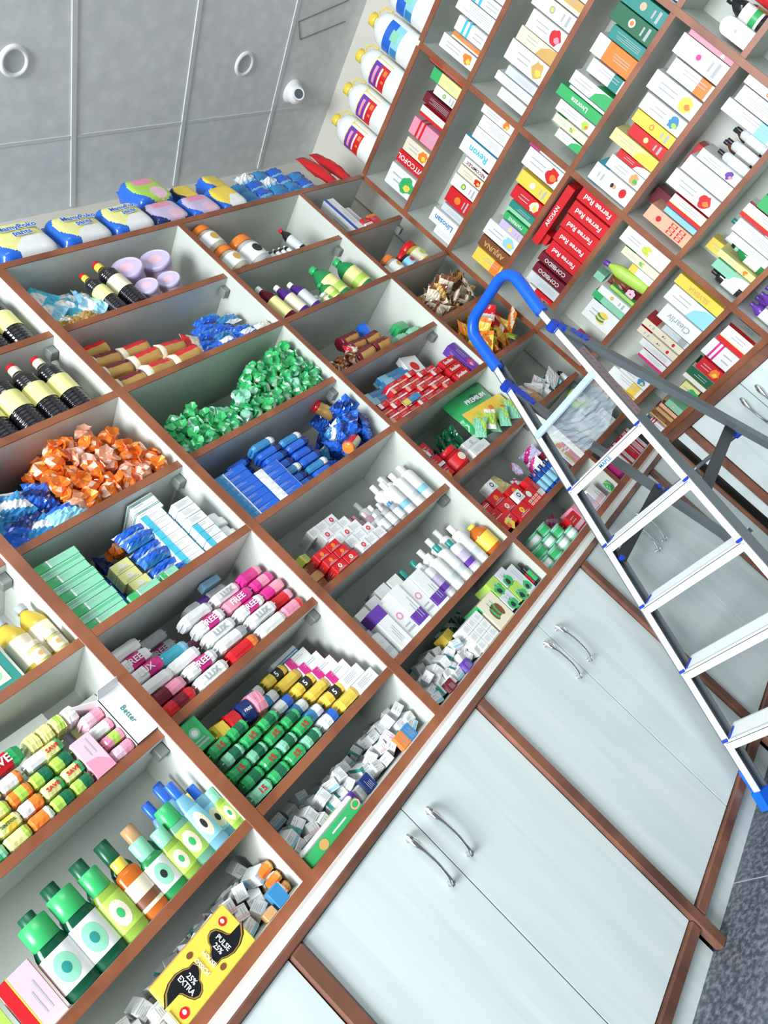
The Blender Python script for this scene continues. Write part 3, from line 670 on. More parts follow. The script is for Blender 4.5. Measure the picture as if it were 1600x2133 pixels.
def pouch(w, h, t, c1, c2='W', k=0, style='band', g=1, crumple=0.4):
    """pillow pack with crimped ends, standing, front at -y"""
    def mk():
        rnd = random.Random(k*17+5); nx, nz = 9, 10; m = MB(); grid = {}; vs = []
        for sd in (0, 1):
            for j in range(nz+1):
                for i in range(nx+1):
                    x = i/nx; z = j/nz; ed = (math.sin(PI*x)**0.5)*(math.sin(PI*min(1, max(0, (z-0.06)/0.88)))**0.55 if 0.06 < z < 0.94 else 0.0)
                    nz_ = rnd.uniform(-1, 1)*t*0.16*crumple if 0 < i < nx and 0 < j < nz else 0
                    xw = (x-0.5)*w*(1-0.05*math.sin(PI*z))+(rnd.uniform(-1, 1)*0.012*w if crumple else 0)
                    y = (1 if sd else -1)*(0.0006+t/2*ed)+nz_
                    grid[(sd, i, j)] = len(vs); vs.append((xw, y+t/2, z*h+(rnd.uniform(-1, 1)*0.01*h if crumple else 0)))
        F = {0: [], 1: []}
        for sd in (0, 1):
            for j in range(nz):
                for i in range(nx):
                    q = (grid[(sd, i, j)], grid[(sd, i+1, j)], grid[(sd, i+1, j+1)], grid[(sd, i, j+1)])
                    q = q if sd == 0 else q[::-1]; c = 0
                    if style == 'band' and 0.3 <= j/nz < 0.6: c = 1
                    if style == 'ends' and (j < 2 or j >= nz-2): c = 1
                    if style == 'patch' and 2 <= i < 7 and 3 <= j < 8: c = 1
                    if style == 'half' and j > 5: c = 1
                    if style == 'side' and i < 3: c = 1
                    if style == 'diag' and i+j > 9 and i+j < 14: c = 1
                    F[c].append(q)
        for j in range(nz):
            F[0].append((grid[(0, 0, j)], grid[(0, 0, j+1)], grid[(1, 0, j+1)], grid[(1, 0, j)])); F[0].append((grid[(0, nx, j)], grid[(1, nx, j)], grid[(1, nx, j+1)], grid[(0, nx, j+1)]))
        for i in range(nx):
            F[0].append((grid[(0, i, 0)], grid[(1, i, 0)], grid[(1, i+1, 0)], grid[(0, i+1, 0)])); F[0].append((grid[(0, i, nz)], grid[(0, i+1, nz)], grid[(1, i+1, nz)], grid[(1, i, nz)]))
        m.add(vs, F[0], K(c1, g), crumple < 0.5)
        if F[1]: m.add(vs, F[1], K(c2, g), crumple < 0.5)
        return m.mesh('pouch')
    return cached(('pouch', w, h, t, c1, c2, k, style, g, crumple), mk)
def roll(L_, r, c1='GO', c2='R', c3='W', k=0, g=2):
    """biscuit roll lying along x, with pleated ends"""
    def mk():
        rnd = random.Random(k*13+1); n = 14; m = MB(); prof = [(0.25, -0.5), (0.85, -0.49), (1.0, -0.46), (0.96, -0.30), (1.0, -0.22), (0.95, -0.12), (1.0, 0), (0.95, 0.12), (1.0, 0.22), (0.96, 0.34), (1.0, 0.46), (0.85, 0.49), (0.25, 0.5)]
        vs = []
        for q, x in prof:
            for i in range(n):
                a = 2*PI*i/n; e = rnd.uniform(0.95, 1.05); vs.append((x*L_, q*r*e*math.cos(a), r+q*r*e*math.sin(a)))
        F = {0: [], 1: [], 2: []}
        for j in range(len(prof)-1):
            for i in range(n):
                q = (j*n+i, j*n+(i+1) % n, (j+1)*n+(i+1) % n, (j+1)*n+i)
                c = 2 if (j < 3) else (1 if 4 <= i <= 6 else 0)
                F[c].append(q)
        m.add(vs, F[0], K(c1, g), True); m.add(vs, F[1], K(c2, 1), True); m.add(vs, F[2], K(c3, 1), True)
        m.add(vs[:n], [tuple(range(n))[::-1]], K(c3, 1)); m.add(vs[-n:], [tuple(range(n))], K(c3, 1))
        # the flattened seam fin
        m.box(-L_*0.5, L_*0.5, -0.0005, 0.0005, r*1.9, r*2.12, K(c3, 1))
        return m.mesh('wrapped_roll')
    return cached(('roll', L_, r, c1, c2, c3, k, g), mk)
def soap(w, d, h, c1='W', c2='MG', style='band', text=None, tc='W', k=0):
    """flow-wrapped bar lying down: front long side faces -y"""
    def mk():
        rnd = random.Random(k+11); m = MB(); nx, na = 8, 12; vs = []
        for j in range(nx+1):
            x = (j/nx-0.5)*w; e = 1.0 if 0 < j < nx else 0.80
            for i in range(na):
                a = 2*PI*(i+0.5)/na; ca, sa = math.cos(a), math.sin(a)
                q = (abs(ca)**4+abs(sa)**4)**-0.25; vs.append((x+rnd.uniform(-1, 1)*0.001, d/2+ca*q*d/2*e*rnd.uniform(0.97, 1), h/2+sa*q*h/2*e*rnd.uniform(0.95, 1)))
        F = {0: [], 1: []}
        for j in range(nx):
            for i in range(na):
                c = 1 if (style == 'band' and 3 <= j <= 5) or (style == 'end' and j >= 6) or (style == 'half' and j >= 4) else 0
                F[c].append((j*na+i, (j+1)*na+i, (j+1)*na+(i+1) % na, j*na+(i+1) % na)[::-1])
        F[0].append(tuple(range(na))); F[0].append(tuple(range(nx*na, nx*na+na))[::-1])
        m.add(vs, F[0], K(c1, 1)); 
        if F[1]: m.add(vs, F[1], K(c2, 1))
        # crimped fins at both ends
        m.box(-w/2-0.006, -w/2+0.002, d*0.15, d*0.85, h*0.46, h*0.54, K(c1, 1)); m.box(w/2-0.002, w/2+0.006, d*0.15, d*0.85, h*0.46, h*0.54, K(c1, 1))
        me = m.mesh('wrapped_bar')
        if text:
            tm = text_mesh(text, min(h*0.62, w*1.45/len(text)*0.8), K(tc), Matrix(((1, 0, 0, 0), (0, 0, -1, -0.001), (0, 1, 0, h/2), (0, 0, 0, 1))), bold=True)
            return (me, tm)
        return (me, None)
    return cached(('soap', w, d, h, c1, c2, style, text, tc, k), mk)
def put_soap(wall, u, v, z, w, d, h, c1, c2, style, label, text=None, tc='W', r=0, group=None, tx=0, ty=0, k=0, name='soap_bar', cat='soap'):
    me, tm = soap(w, d, h, c1, c2, style, text, tc, k)
    o = put(me, name, wall, u, v, z, label, cat, group, r, tx, ty)
    if tm: q = bpy.data.objects.new('lettering', tm); C.objects.link(q); q.parent = o
    return o
def heap(meshes, name, label, cat, group, wall, u0, u1, v0, v1, z, hf, s, seed=1, flat=0.8, rot=True, jit=0.22, sv=None, sz=None, tilt=0.5, skip=0.0):
    """pile of loose pieces, layer on layer; hf(t) gives the pile height along the shelf"""
    rnd = random.Random(seed); sz = sz or s*flat; sv = sv or s; n = 0
    nu = max(1, int((u1-u0)/s)); nv = max(1, int((v1-v0)/sv)); L_ = 0
    while True:
        zz = L_*sz; anyp = False
        for j in range(nv):
            for i in range(nu):
                t_ = (i+0.5)/nu
                H_ = hf(t_)*(0.72+0.28*(1-abs((j+0.5)/nv-0.6)))
                if zz+sz*0.6 > H_: continue
                anyp = True
                if j > 1 and zz+2*sz < H_: continue       # buried
                if rnd.random() < skip: continue
                off = (L_ % 2)*0.5
                u = min(u1-s*0.45, max(u0+s*0.45, u0+(i+0.5+off*0.6-0.15)*s*((u1-u0)/(nu*s))+rnd.uniform(-1, 1)*jit*s)); v = min(v1-sv*0.45, max(v0+sv*0.4, v0+(j+0.5)*sv+rnd.uniform(-1, 1)*jit*sv*0.7+off*sv*0.25))
                me = meshes[rnd.randrange(len(meshes))]
                rz = frame(wall, u, v, 0)[1]; E3 = (rnd.uniform(-tilt, tilt), rnd.uniform(-tilt, tilt), rz+(rnd.uniform(0, 2*PI) if rot else rnd.uniform(-0.35, 0.35)))
                u, v, zq = settle(wall, u, v, z+zz, Euler(E3).to_matrix(), [me], L_ == 0)
                loc = frame(wall, u, v, zq if L_ == 0 else z+zz+sz*0.5)[0]
                o = bpy.data.objects.new(name, me); C.objects.link(o); o.location = loc
                o.rotation_euler = E3
                tag(o, label, cat, group); n += 1
        L_ += 1
        if not anyp or L_ > 14: break
    return n
# cartons on the right-hand unit: (left, right, height, colour, accent, print, lettering, ink, second accent)
shelf_row('B', 'S1', "top row of the right-hand unit's corner bay", [(0.054, 0.168, 0.168, 'W', 'G', 'pic'), (0.179, 0.24, 0.174, 'R', 'W', 'lines', 'VITCOFOL', 'W'), (0.245, 0.314, 0.162, 'CR', 'OR', 'pic'), (0.33, 0.412, 0.174, 'PK', 'R', 'stripe'), (0.437, 0.482, 0.157, 'W', 'R', 'side'), (0.487, 0.535, 0.174, 'DR', 'PE', 'lines'), (0.545, 0.587, 0.14, 'W', 'G', 'logo'), (0.592, 0.643, 0.185, 'PY', 'G', 'top'), (0.647, 0.667, 0.224, 'R', 'BK', 'side')], seed=1)
shelf_row('B', 'L1', "second row of the right-hand unit's corner bay", [(0.014, 0.056, 0.123, 'W', 'LB', 'lines'), (0.061, 0.133, 0.175, 'W', 'SB', 'lines', 'Linosan', 'SB'), (0.138, 0.178, 0.146, 'SL', 'B', 'lines'), (0.188, 0.266, 0.152, 'R', 'OR', 'logo', '', 'W', 'OR'), (0.271, 0.332, 0.164, 'W', 'G', 'logo'), (0.337, 0.383, 0.158, 'CR', 'R', 'pic'), (0.388, 0.424, 0.152, 'W', 'DR', 'band', 'RECOMPLEX', 'DR'), (0.428, 0.503, 0.21, 'W', 'CY', 'side', 'Revon', 'CY'), (0.508, 0.563, 0.181, 'W', 'SL', 'lines'), (0.567, 0.622, 0.175, 'W', 'SL', 'lines'), (0.626, 0.667, 0.193, 'W', 'OR', 'pic')], seed=2)
shelf_row('B', 'S3', "third row of the right-hand unit's corner bay", [(0.057, 0.126, 0.177, 'Y', 'OR', 'band'), (0.131, 0.19, 0.189, 'BR', 'BK', 'lines', 'ARJUNA', 'GO'), (0.194, 0.273, 0.2, 'W', 'LB', 'pic'), (0.277, 0.316, 0.143, 'LV', 'PY', 'logo'), (0.32, 0.354, 0.149, 'G', 'DG', 'lines', 'MAPRENZ', 'W'), (0.358, 0.407, 0.157, 'TL', 'MT', 'side'), (0.415, 0.479, 0.177, 'R', 'CR', 'pic', '', 'W', 'Y'), (0.487, 0.549, 0.189, 'Y', 'W', 'logo', '', 'W', 'W'), (0.564, 0.647, 0.212, 'W', 'R', 'pic', '', 'W', 'OR'), (0.65, 0.667, 0.223, 'W', 'MG', 'top')], seed=3)
shelf_row('B', 'L2', "fourth row of the right-hand unit's corner bay", [(0.109, 0.159, 0.157, 'R', 'W', 'top'), (0.163, 0.216, 0.188, 'SL', 'W', 'lines'), (0.22, 0.267, 0.188, 'DR', 'R', 'lines', 'COMBIDO', 'SL'), (0.271, 0.318, 0.2, 'DR', 'R', 'lines', 'COMBIDO', 'SL'), (0.321, 0.392, 0.188, 'R', 'R', 'none', 'Ferree Red', 'W'), (0.395, 0.463, 0.194, 'R', 'R', 'none', 'Ferree Red', 'W'), (0.466, 0.531, 0.2, 'R', 'R', 'none', 'Ferree Red', 'W'), (0.534, 0.598, 0.205, 'R', 'R', 'none', 'Ferree Red', 'W'), (0.601, 0.663, 0.211, 'R', 'R', 'none', 'Ferree Red', 'W')], seed=4)
shelf_row('B', 'S5', "fifth row of the right-hand unit's corner bay", [(0.033, 0.08, 0.141, 'R', 'W', 'lines', 'ollo', 'W'), (0.208, 0.308, 0.169, 'W', 'TL', 'leaf'), (0.312, 0.347, 0.185, 'MT', 'G', 'top'), (0.35, 0.388, 0.174, 'W', 'GO', 'logo'), (0.391, 0.412, 0.141, 'LG', 'G', 'side'), (0.51, 0.545, 0.126, 'W', 'Y', 'top'), (0.548, 0.586, 0.202, 'CR', 'G', 'leaf', '', 'W', 'LG'), (0.589, 0.659, 0.247, 'W', 'LG', 'leaf', '', 'W', 'Y')], seed=5)
shelf_row('B', 'L3', "sixth row of the right-hand unit's corner bay", [(0.015, 0.062, 0.172, 'Y', 'GO', 'band'), (0.065, 0.125, 0.189, 'W', 'Y', 'band'), (0.129, 0.18, 0.158, 'W', 'SB', 'pic'), (0.241, 0.287, 0.144, 'W', 'MG', 'side'), (0.29, 0.325, 0.178, 'W', 'PY', 'lines'), (0.328, 0.363, 0.224, 'CR', 'R', 'person'), (0.366, 0.401, 0.23, 'CR', 'R', 'person'), (0.404, 0.437, 0.144, 'SL', 'GY', 'band'), (0.44, 0.515, 0.201, 'W', 'LB', 'none', 'Clearliv', 'GY'), (0.518, 0.595, 0.235, 'W', 'LB', 'swoosh'), (0.598, 0.646, 0.247, 'Y', 'GO', 'none', 'SILVERIA', 'GO')], seed=6)
shelf_row('B', 'L4', "lowest row of the right-hand unit's corner bay", [(0.014, 0.052, 0.097, 'W', 'R', 'stripe'), (0.059, 0.086, 0.106, 'BR', 'TN', 'side'), (0.089, 0.116, 0.099, 'TN', 'BR', 'side'), (0.119, 0.146, 0.102, 'PE', 'BR', 'side'), (0.149, 0.185, 0.088, 'MT', 'PK', 'logo'), (0.235, 0.304, 0.088, 'PY', 'G', 'pic'), (0.31, 0.376, 0.127, 'DG', 'W', 'side'), (0.381, 0.44, 0.116, 'R', 'OR', 'pic'), (0.445, 0.53, 0.148, 'W', 'MG', 'stripe'), (0.532, 0.611, 0.141, 'W', 'R', 'side')], seed=7)
shelf_row('B', 'S1', "top row of the right-hand unit's middle bay", [(0.724, 0.784, 0.21, 'W', 'OR', 'pic'), (0.789, 0.814, 0.168, 'OR', 'W', 'side'), (0.818, 0.877, 0.174, 'W', 'CY', 'stripe'), (0.881, 0.941, 0.218, 'W', 'PK', 'lines'), (0.945, 0.996, 0.196, 'W', 'CY', 'stripe'), (1.0, 1.057, 0.224, 'W', 'MG', 'lines')], seed=8)
shelf_row('B', 'L1', "second row of the right-hand unit's middle bay", [(0.718, 0.761, 0.161, 'W', 'SL', 'lines'), (0.769, 0.807, 0.21, 'W', 'SL', 'lines'), (0.811, 0.848, 0.175, 'SL', 'W', 'lines'), (0.852, 0.935, 0.222, 'W', 'GO', 'pic', '', 'W', 'Y'), (0.939, 0.995, 0.21, 'CR', 'GO', 'swoosh'), (0.998, 1.069, 0.193, 'W', 'R', 'pic', '', 'W', 'PK'), (1.072, 1.131, 0.222, 'W', 'GY', 'logo'), (1.135, 1.182, 0.234, 'GO', 'W', 'side'), (1.185, 1.244, 0.204, 'W', 'OR', 'pic')], seed=9)
shelf_row('B', 'S3', "third row of the right-hand unit's middle bay", [(0.743, 0.781, 0.143, 'W', 'G', 'swoosh'), (0.785, 0.822, 0.189, 'CR', 'G', 'leaf'), (0.826, 0.872, 0.206, 'W', 'LG', 'pic', '', 'W', 'OR'), (0.875, 0.921, 0.24, 'G', 'DG', 'lines', 'Livorate', 'W'), (0.924, 0.937, 0.2, 'W', 'SL', 'lines'), (0.94, 0.994, 0.212, 'W', 'G', 'swoosh', '', 'W', 'R'), (1.009, 1.064, 0.177, 'W', 'TL', 'band'), (1.07, 1.146, 0.206, 'OR', 'W', 'top', '', 'W', 'TL'), (1.149, 1.197, 0.172, 'TL', 'MT', 'lines', '', 'W'), (1.199, 1.263, 0.206, 'DG', 'W', 'logo', '', 'W', 'OR'), (1.265, 1.324, 0.2, 'TL', 'PE', 'logo', '', 'W', 'PE')], seed=10)
shelf_row('B', 'L2', "fourth row of the right-hand unit's middle bay", [(0.701, 0.778, 0.222, 'W', 'CY', 'person'), (0.781, 0.836, 0.188, 'W', 'GO', 'pic', '', 'W', 'G'), (0.839, 0.872, 0.171, 'R', 'W', 'swoosh'), (0.875, 0.925, 0.239, 'PY', 'Y', 'swoosh'), (0.928, 0.976, 0.188, 'R', 'Y', 'logo', '', 'W', 'W'), (0.979, 1.027, 0.205, 'Y', 'OR', 'logo'), (1.029, 1.092, 0.211, 'W', 'SB', 'pic', '', 'W', 'LG'), (1.097, 1.17, 0.234, 'W', 'Y', 'pic', '', 'W', 'OR'), (1.175, 1.235, 0.2, 'W', 'OR', 'band'), (1.24, 1.313, 0.228, 'W', 'PP', 'logo', '', 'W', 'MG'), (1.315, 1.335, 0.211, 'PK', 'W', 'pic')], seed=11)
shelf_row('B', 'S5', "fifth row of the right-hand unit's middle bay", [(0.724, 0.787, 0.225, 'PE', 'R', 'win', '', 'W', 'PE'), (0.79, 0.815, 0.169, 'LB', 'W', 'lines'), (0.821, 0.876, 0.174, 'W', 'R', 'side'), (0.881, 0.95, 0.236, 'W', 'R', 'pic', '', 'W', 'OR'), (0.953, 1.016, 0.225, 'W', 'SL', 'none', 'VIVITA', 'SL'), (1.019, 1.061, 0.202, 'W', 'PU', 'pic', '', 'W', 'PK'), (1.194, 1.244, 0.242, 'W', 'LB', 'band'), (1.246, 1.301, 0.225, 'W', 'CY', 'lines'), (1.303, 1.335, 0.236, 'W', 'R', 'logo')], seed=12)
shelf_row('B', 'L3', "sixth row of the right-hand unit's middle bay", [(0.748, 0.789, 0.172, 'MT', 'W', 'swoosh'), (0.792, 0.82, 0.189, 'PY', 'OR', 'pic'), (0.865, 0.9, 0.201, 'W', 'R', 'lines'), (0.902, 0.957, 0.215, 'W', 'SL', 'lines'), (0.959, 1.015, 0.23, 'W', 'R', 'side'), (1.018, 1.072, 0.201, 'G', 'W', 'band')], seed=13)
# ================================================================ stock on the long unit (bays counted from the left)
def zt(k): return (1.0136 if k == 'L4' else ZR[k]+0.0128)
BAY = {-1: 'first bay', 0: 'second bay', 1: 'third bay', 2: 'fourth bay', 3: 'dark bay in the corner'}
ROWN = {'L0': 'top board', 'S1': 'top row', 'L1': 'second row', 'S3': 'third row', 'L2': 'fourth row', 'S5': 'fifth row', 'L3': 'sixth row', 'L4': 'lowest row'}
def wh(k, b_): return ROWN[k]+' of the '+BAY[b_]
def label1(l, *more): return nm_label(l.split('|')[0], l.split('|')[1], more)

# ---- on top of the unit: nappy packs, blue rolls, red pouches
def nappy(u, z, w, h, d, c1, c2, pic, lab, text, v=0.03, r=0.0, tilt=-0.12, k=0):
    me = cached(('nappy', w, h, d, c1, c2, pic), lambda: mk_nappy(w, h, d, c1, c2, pic))
    o = put(me, 'nappy_pack', 'A', u, v, z, lab, 'pack of nappies', None, r, tilt)
    if text:
        Mx = Matrix(((1, 0, 0, w*0.06), (0, 0, -1, -0.0125), (0, 1, 0, h*0.57), (0, 0, 0, 1)))
        tm = cached(('nt', w, h, text), lambda: text_mesh(text, w*0.15, K('B'), Mx, bold=True))
        q = bpy.data.objects.new('lettering', tm); C.objects.link(q); q.parent = o
        Mw = Matrix.Translation((0.0, 0.0006, 0)) @ Mx
        t2 = cached(('nt2', w, h, text), lambda: halo(text, w*0.15, Mw)); q = bpy.data.objects.new('lettering_outline', t2); C.objects.link(q); q.parent = o
def halo(text, s_, Mx):
    cu = bpy.data.curves.new('t', 'FONT'); cu.body = text; cu.size = s_; cu.align_x = 'CENTER'; cu.align_y = 'CENTER'; cu.extrude = 0.0003; cu.offset = s_*0.07; cu.resolution_u = 2
    o = bpy.data.objects.new('t', cu); C.objects.link(o); dg = bpy.context.evaluated_depsgraph_get(); dg.update()
    me = bpy.data.meshes.new_from_object(o.evaluated_get(dg)); bpy.data.objects.remove(o); me.transform(Mx); me.materials.clear(); me.materials.append(K('W')); return me
def mk_nappy(w, h, d, c1, c2, pic):
    m = MB(); nx, nz = 44, 34; vs = []; idx = {}
    for sd in (0, 1):
        for j in range(nz+1):
            for i in range(nx+1):
                x = i/nx-0.5; z = j/nz-0.5
                q = (abs(2*x)**7+abs(2*z)**7)**(1/7); q = min(1, q)
                th = d/2*(1-q**9)**0.5 if q < 1 else 0.0
                th = max(th, 0.0); bul = (1-(2*x)**4)*(1-(2*z)**4)*0.008
                idx[sd, i, j] = len(vs); vs.append((x*w*(1-0.04*abs(2*z)**4), (d/2)+(1 if sd else -1)*(th*0.86+bul+0.002), (z+0.5)*h))
    F = {}
    cx, cz = 0.52, 0.55
    for sd in (0, 1):
        for j in range(nz):
            for i in range(nx):
                q = (idx[sd, i, j], idx[sd, i+1, j], idx[sd, i+1, j+1], idx[sd, i, j+1]); q = q if sd == 0 else q[::-1]
                x, z = (i+0.5)/nx, (j+0.5)/nz; c = c1
                if sd == 0 and ((x-cx-0.06)/0.52)**2+((z-cz)/0.56)**2 < 1 : c = c2
                if sd == 0 and pic and ((x-0.62)/0.2)**2+((z-0.24)/0.2)**2 < 1: c = pic
                if sd == 0 and pic == 'W' and x > 0.30 and z < 0.42 and x-z > 0.12: c = 'W'
                if sd == 0 and pic == 'PP' and z > 0.6 and 0.25 < x < 0.75: c = 'PK'
                F.setdefault(c, []).append(q)
    E_ = []
    for j in range(nz): E_ += [(idx[0, 0, j], idx[0, 0, j+1], idx[1, 0, j+1], idx[1, 0, j]), (idx[0, nx, j], idx[1, nx, j], idx[1, nx, j+1], idx[0, nx, j+1])]
    for i in range(nx): E_ += [(idx[0, i, 0], idx[1, i, 0], idx[1, i+1, 0], idx[0, i+1, 0]), (idx[0, i, nz], idx[0, i+1, nz], idx[1, i+1, nz], idx[1, i, nz])]
    m.add(vs, E_, K(c1, 1), True)
    for c, f in F.items(): m.add(vs, f, K(c, 1), True)
    return m.mesh('nappy_pack')
T0 = zt('L0')
nappy(1.12, T0, 0.22, 0.165, 0.09, 'B', 'PY', 'W', 'blue and cream nappy pack on the top board, cut by the picture edge', None, -0.010)
nappy(1.385, T0, 0.225, 0.185, 0.09, 'B', 'PY', 'W', 'cream-fronted nappy pack farthest left on the top board', 'MamyPoko\npants', -0.020)
nappy(1.625, T0, 0.215, 0.155, 0.09, 'B', 'PY', 'W', 'yellow-fronted nappy pack second from left on the top board', 'MamyPoko\npants', -0.020, 0.04)
nappy(1.835, T0, 0.195, 0.160, 0.09, 'B', 'PY', 'W', 'yellow-fronted nappy pack third from left on the top board', 'MamyPoko\npants', -0.020, -0.03)
nappy(2.03, T0, 0.185, 0.135, 0.10, 'NV', 'LV', 'PP', 'lower blue nappy pack with pink print, under a bigger one', None, -0.010)
nappy(2.065, T0+0.136, 0.185, 0.165, 0.11, 'B', 'LG', 'PP', 'upper blue nappy pack with pink and green print, resting on another', None, 0.000)
nappy(2.225, T0, 0.175, 0.140, 0.10, 'B', 'LV', 'PP', 'blue nappy pack with lilac print in the middle of the top board', None, 0.000)
nappy(2.26, T0+0.141, 0.11, 0.105, 0.09, 'NV', 'Y', None, 'small dark blue nappy pack with yellow panel, upper layer', None, 0.040)
nappy(2.395, T0, 0.150, 0.165, 0.10, 'B', 'Y', 'W', 'blue nappy pack with yellow panel and white corner beside the blue rolls', None, 0.000, -0.1)
nappy(2.455, T0+0.166, 0.115, 0.105, 0.09, 'B', 'Y', None, 'little yellow-fronted nappy pack on top near the blue rolls', None, 0.040, 0.1)
blu = [pouch(0.115, 0.080, 0.060, 'SB', 'B', k, 'diag', 1, 0.45) for k in range(3)]; blm = [pouch(0.115, 0.080, 0.060, 'B', 'LB', k+4, 'ends', 1, 0.45) for k in range(2)]
for j in range(4):
    for i in range(5):
        if j == 3 and i in (0, 4): continue
        wt = (i, j) in ((1, 3), (2, 2))
        me = pouch(0.115, 0.080, 0.055, 'W', 'LB', 9, 'ends', 1, 0.9) if wt else (blu+blm)[(i*2+j) % 5]
        put(me, 'poly_pack', 'A', 2.575+i*0.102+j*0.008, 0.035+0.012*j, T0+j*0.068, ('white-topped crumpled plastic pack among the blue ones on the top board' if wt else 'crumpled blue plastic pack with pink marks in the stack on the top board'), 'pack', 'blue packs stacked on the top board', 0.05*((i+j) % 3-1), -0.15)
for u, h, s_ in ((3.115, 0.27, 'left'), (3.235, 0.28, 'right')):
    me = pouch(0.070, h, 0.055, 'R', 'R', 3, 'side', 1, 0.45); put(me, 'long_pouch', 'A', u, 0.0, T0, 'long red pouch standing at the corner end of the top board, '+s_+' of two', 'pouch', 'red pouches', 0, -0.12)

# ---- top row
for i, u in enumerate((0.98, 1.065, 1.15)): put(bottle(0.250, 0.042, 'BK', 'CR', 'PY', 'ribbed'), 'syrup_bottle', 'A', u, 0.075, zt('S1'), 'ribbed black bottle with pale label, top row of the second bay', 'bottle', 'black bottles, top row')
for i, (u, v, z) in enumerate(((1.30, 0.04, 0.045), (1.375, 0.05, 0.06), (1.445, 0.04, 0.04), (1.34, 0.07, 0.12), (1.425, 0.08, 0.115), (1.36, 0.12, 0.03), (1.45, 0.03, 0.0))):
    put(pouch(0.095, 0.115, 0.040, 'CY' if i % 2 else 'LB', 'W', i % 3, 'patch', 1, 0.8), 'sachet', 'A', u, v, zt('S1')+z, 'crumpled light blue and white foil pack, top row of the third bay', 'pouch', 'light blue packs', (i % 3-1)*0.5, -0.3+0.1*(i % 4), (i % 3-1)*0.5)
for i, u in enumerate((1.285, 1.345, 1.405)): put(pouch(0.080, 0.055, 0.030, 'GO', 'W', i+5, 'diag', 2, 1.0), 'sachet', 'A', u, 0.026, zt('S1'), 'crumpled gold foil pack in front of the light blue ones', 'pouch', 'gold packs', (i-1)*0.3, -0.2)
put(pouch(0.10, 0.17, 0.03, 'LV', 'W', 2, 'band', 1, 0.4), 'flat_pack', 'A', 1.465, 0.11, zt('S1'), 'lavender flat pack leaning behind the smaller black bottle', 'pack', None, 0, -0.1, 0.15)
put(bottle(0.195, 0.032, 'BK', 'Y', 'PY', 'ribbed'), 'syrup_bottle', 'A', 1.515, 0.045, zt('S1'), 'smaller black bottle with red and yellow cap, top row of the third bay', 'bottle', None, 0, 0, -0.06)
put(bottle(0.232, 0.041, 'BK', 'Y', 'CR', 'ribbed'), 'syrup_bottle', 'A', 1.60, 0.050, zt('S1'), 'taller black bottle with red cap and cream label beside lavender tubs', 'bottle', None, 0, 0, -0.04)
for u, v, z, s_, l in ((1.700, 0.045, 0.0, 0.80, 'smaller lavender tub lying in front under a bigger one, left'), (1.805, 0.045, 0.0, 0.80, 'smaller lavender tub lying in front under a bigger one, right'), (1.715, 0.07, 0.094, 1.08, 'big lavender tub with its lid to the front, next to the black bottle'), (1.850, 0.07, 0.094, 1.08, 'big lavender tub with its lid to the front, against the divider')):
    put(tub(0.110*s_, 0.056*s_, 'LV', 'LV', 'PP'), 'plastic_tub', 'A', u, v+0.045*s_+0.02, zt('S1')+z, l, 'tub', 'lavender tubs', -0.35, 1.25)
for u, z, l in ((2.130, 0.0, 'cream jar with orange cap standing left in the fourth bay, lower'), (2.125, 0.133, 'cream jar with orange cap on top of another in the fourth bay')):
    put(jar(0.132, 0.054, 'CR', 'OR', 'W', 'GO'), 'jar', 'A', u, 0.058, zt('S1')+z, l, 'jar', 'cream jars with orange caps')
put(jar(0.162, 0.066, 'W', 'OR', 'W', 'BK'), 'jar', 'A', 2.262, 0.07, zt('S1'), 'fat white jar with a black disc on its label, top row', 'jar')
for i, (u, v) in enumerate(((2.345, 0.12), (2.385, 0.13), (2.425, 0.12), (2.465, 0.13))): put(bottle(0.115, 0.017, 'BK', 'R' if i < 2 else 'W', 'W'), 'small_bottle', 'A', u, v, zt('S1'), 'small dark bottle standing at the back, top row of the fourth bay', 'bottle', 'small dark bottles')
for i in range(4): put(bottle(0.06, 0.014, 'BK', 'W', 'W'), 'small_bottle', 'A', 2.345+i*0.036, 0.05, zt('S1'), 'tiny dark bottle with white cap in the front line, top row', 'bottle', 'tiny white-capped bottles')
put(bottle(0.155, 0.024, 'BK', 'R', 'SL'), 'small_bottle', 'A', 2.53, 0.05, zt('S1'), 'dark bottle with a red screw cap and pale label, top row', 'bottle', None, 0, 0, -0.05)
put_carton('A', 2.96, 0.03, zt('S1'), 0.075, 0.10, 0.235, 'W', 'B', 'side', 'tall white and blue carton standing left, top row of the corner bay', seed=4)
put_carton('A', 3.035, 0.05, zt('S1'), 0.06, 0.10, 0.17, 'W', 'GY', 'lines', 'shorter white carton behind the two red ones, top corner bay', seed=5)
put_carton('A', 3.03, 0.02, zt('S1'), 0.06, 0.028, 0.05, 'R', 'W', 'band', 'little red box lying left of its twin, top corner bay', seed=6); put_carton('A', 3.10, 0.02, zt('S1'), 0.06, 0.028, 0.06, 'R', 'OR', 'top', 'little red box lying right of its twin, top corner bay', seed=7)

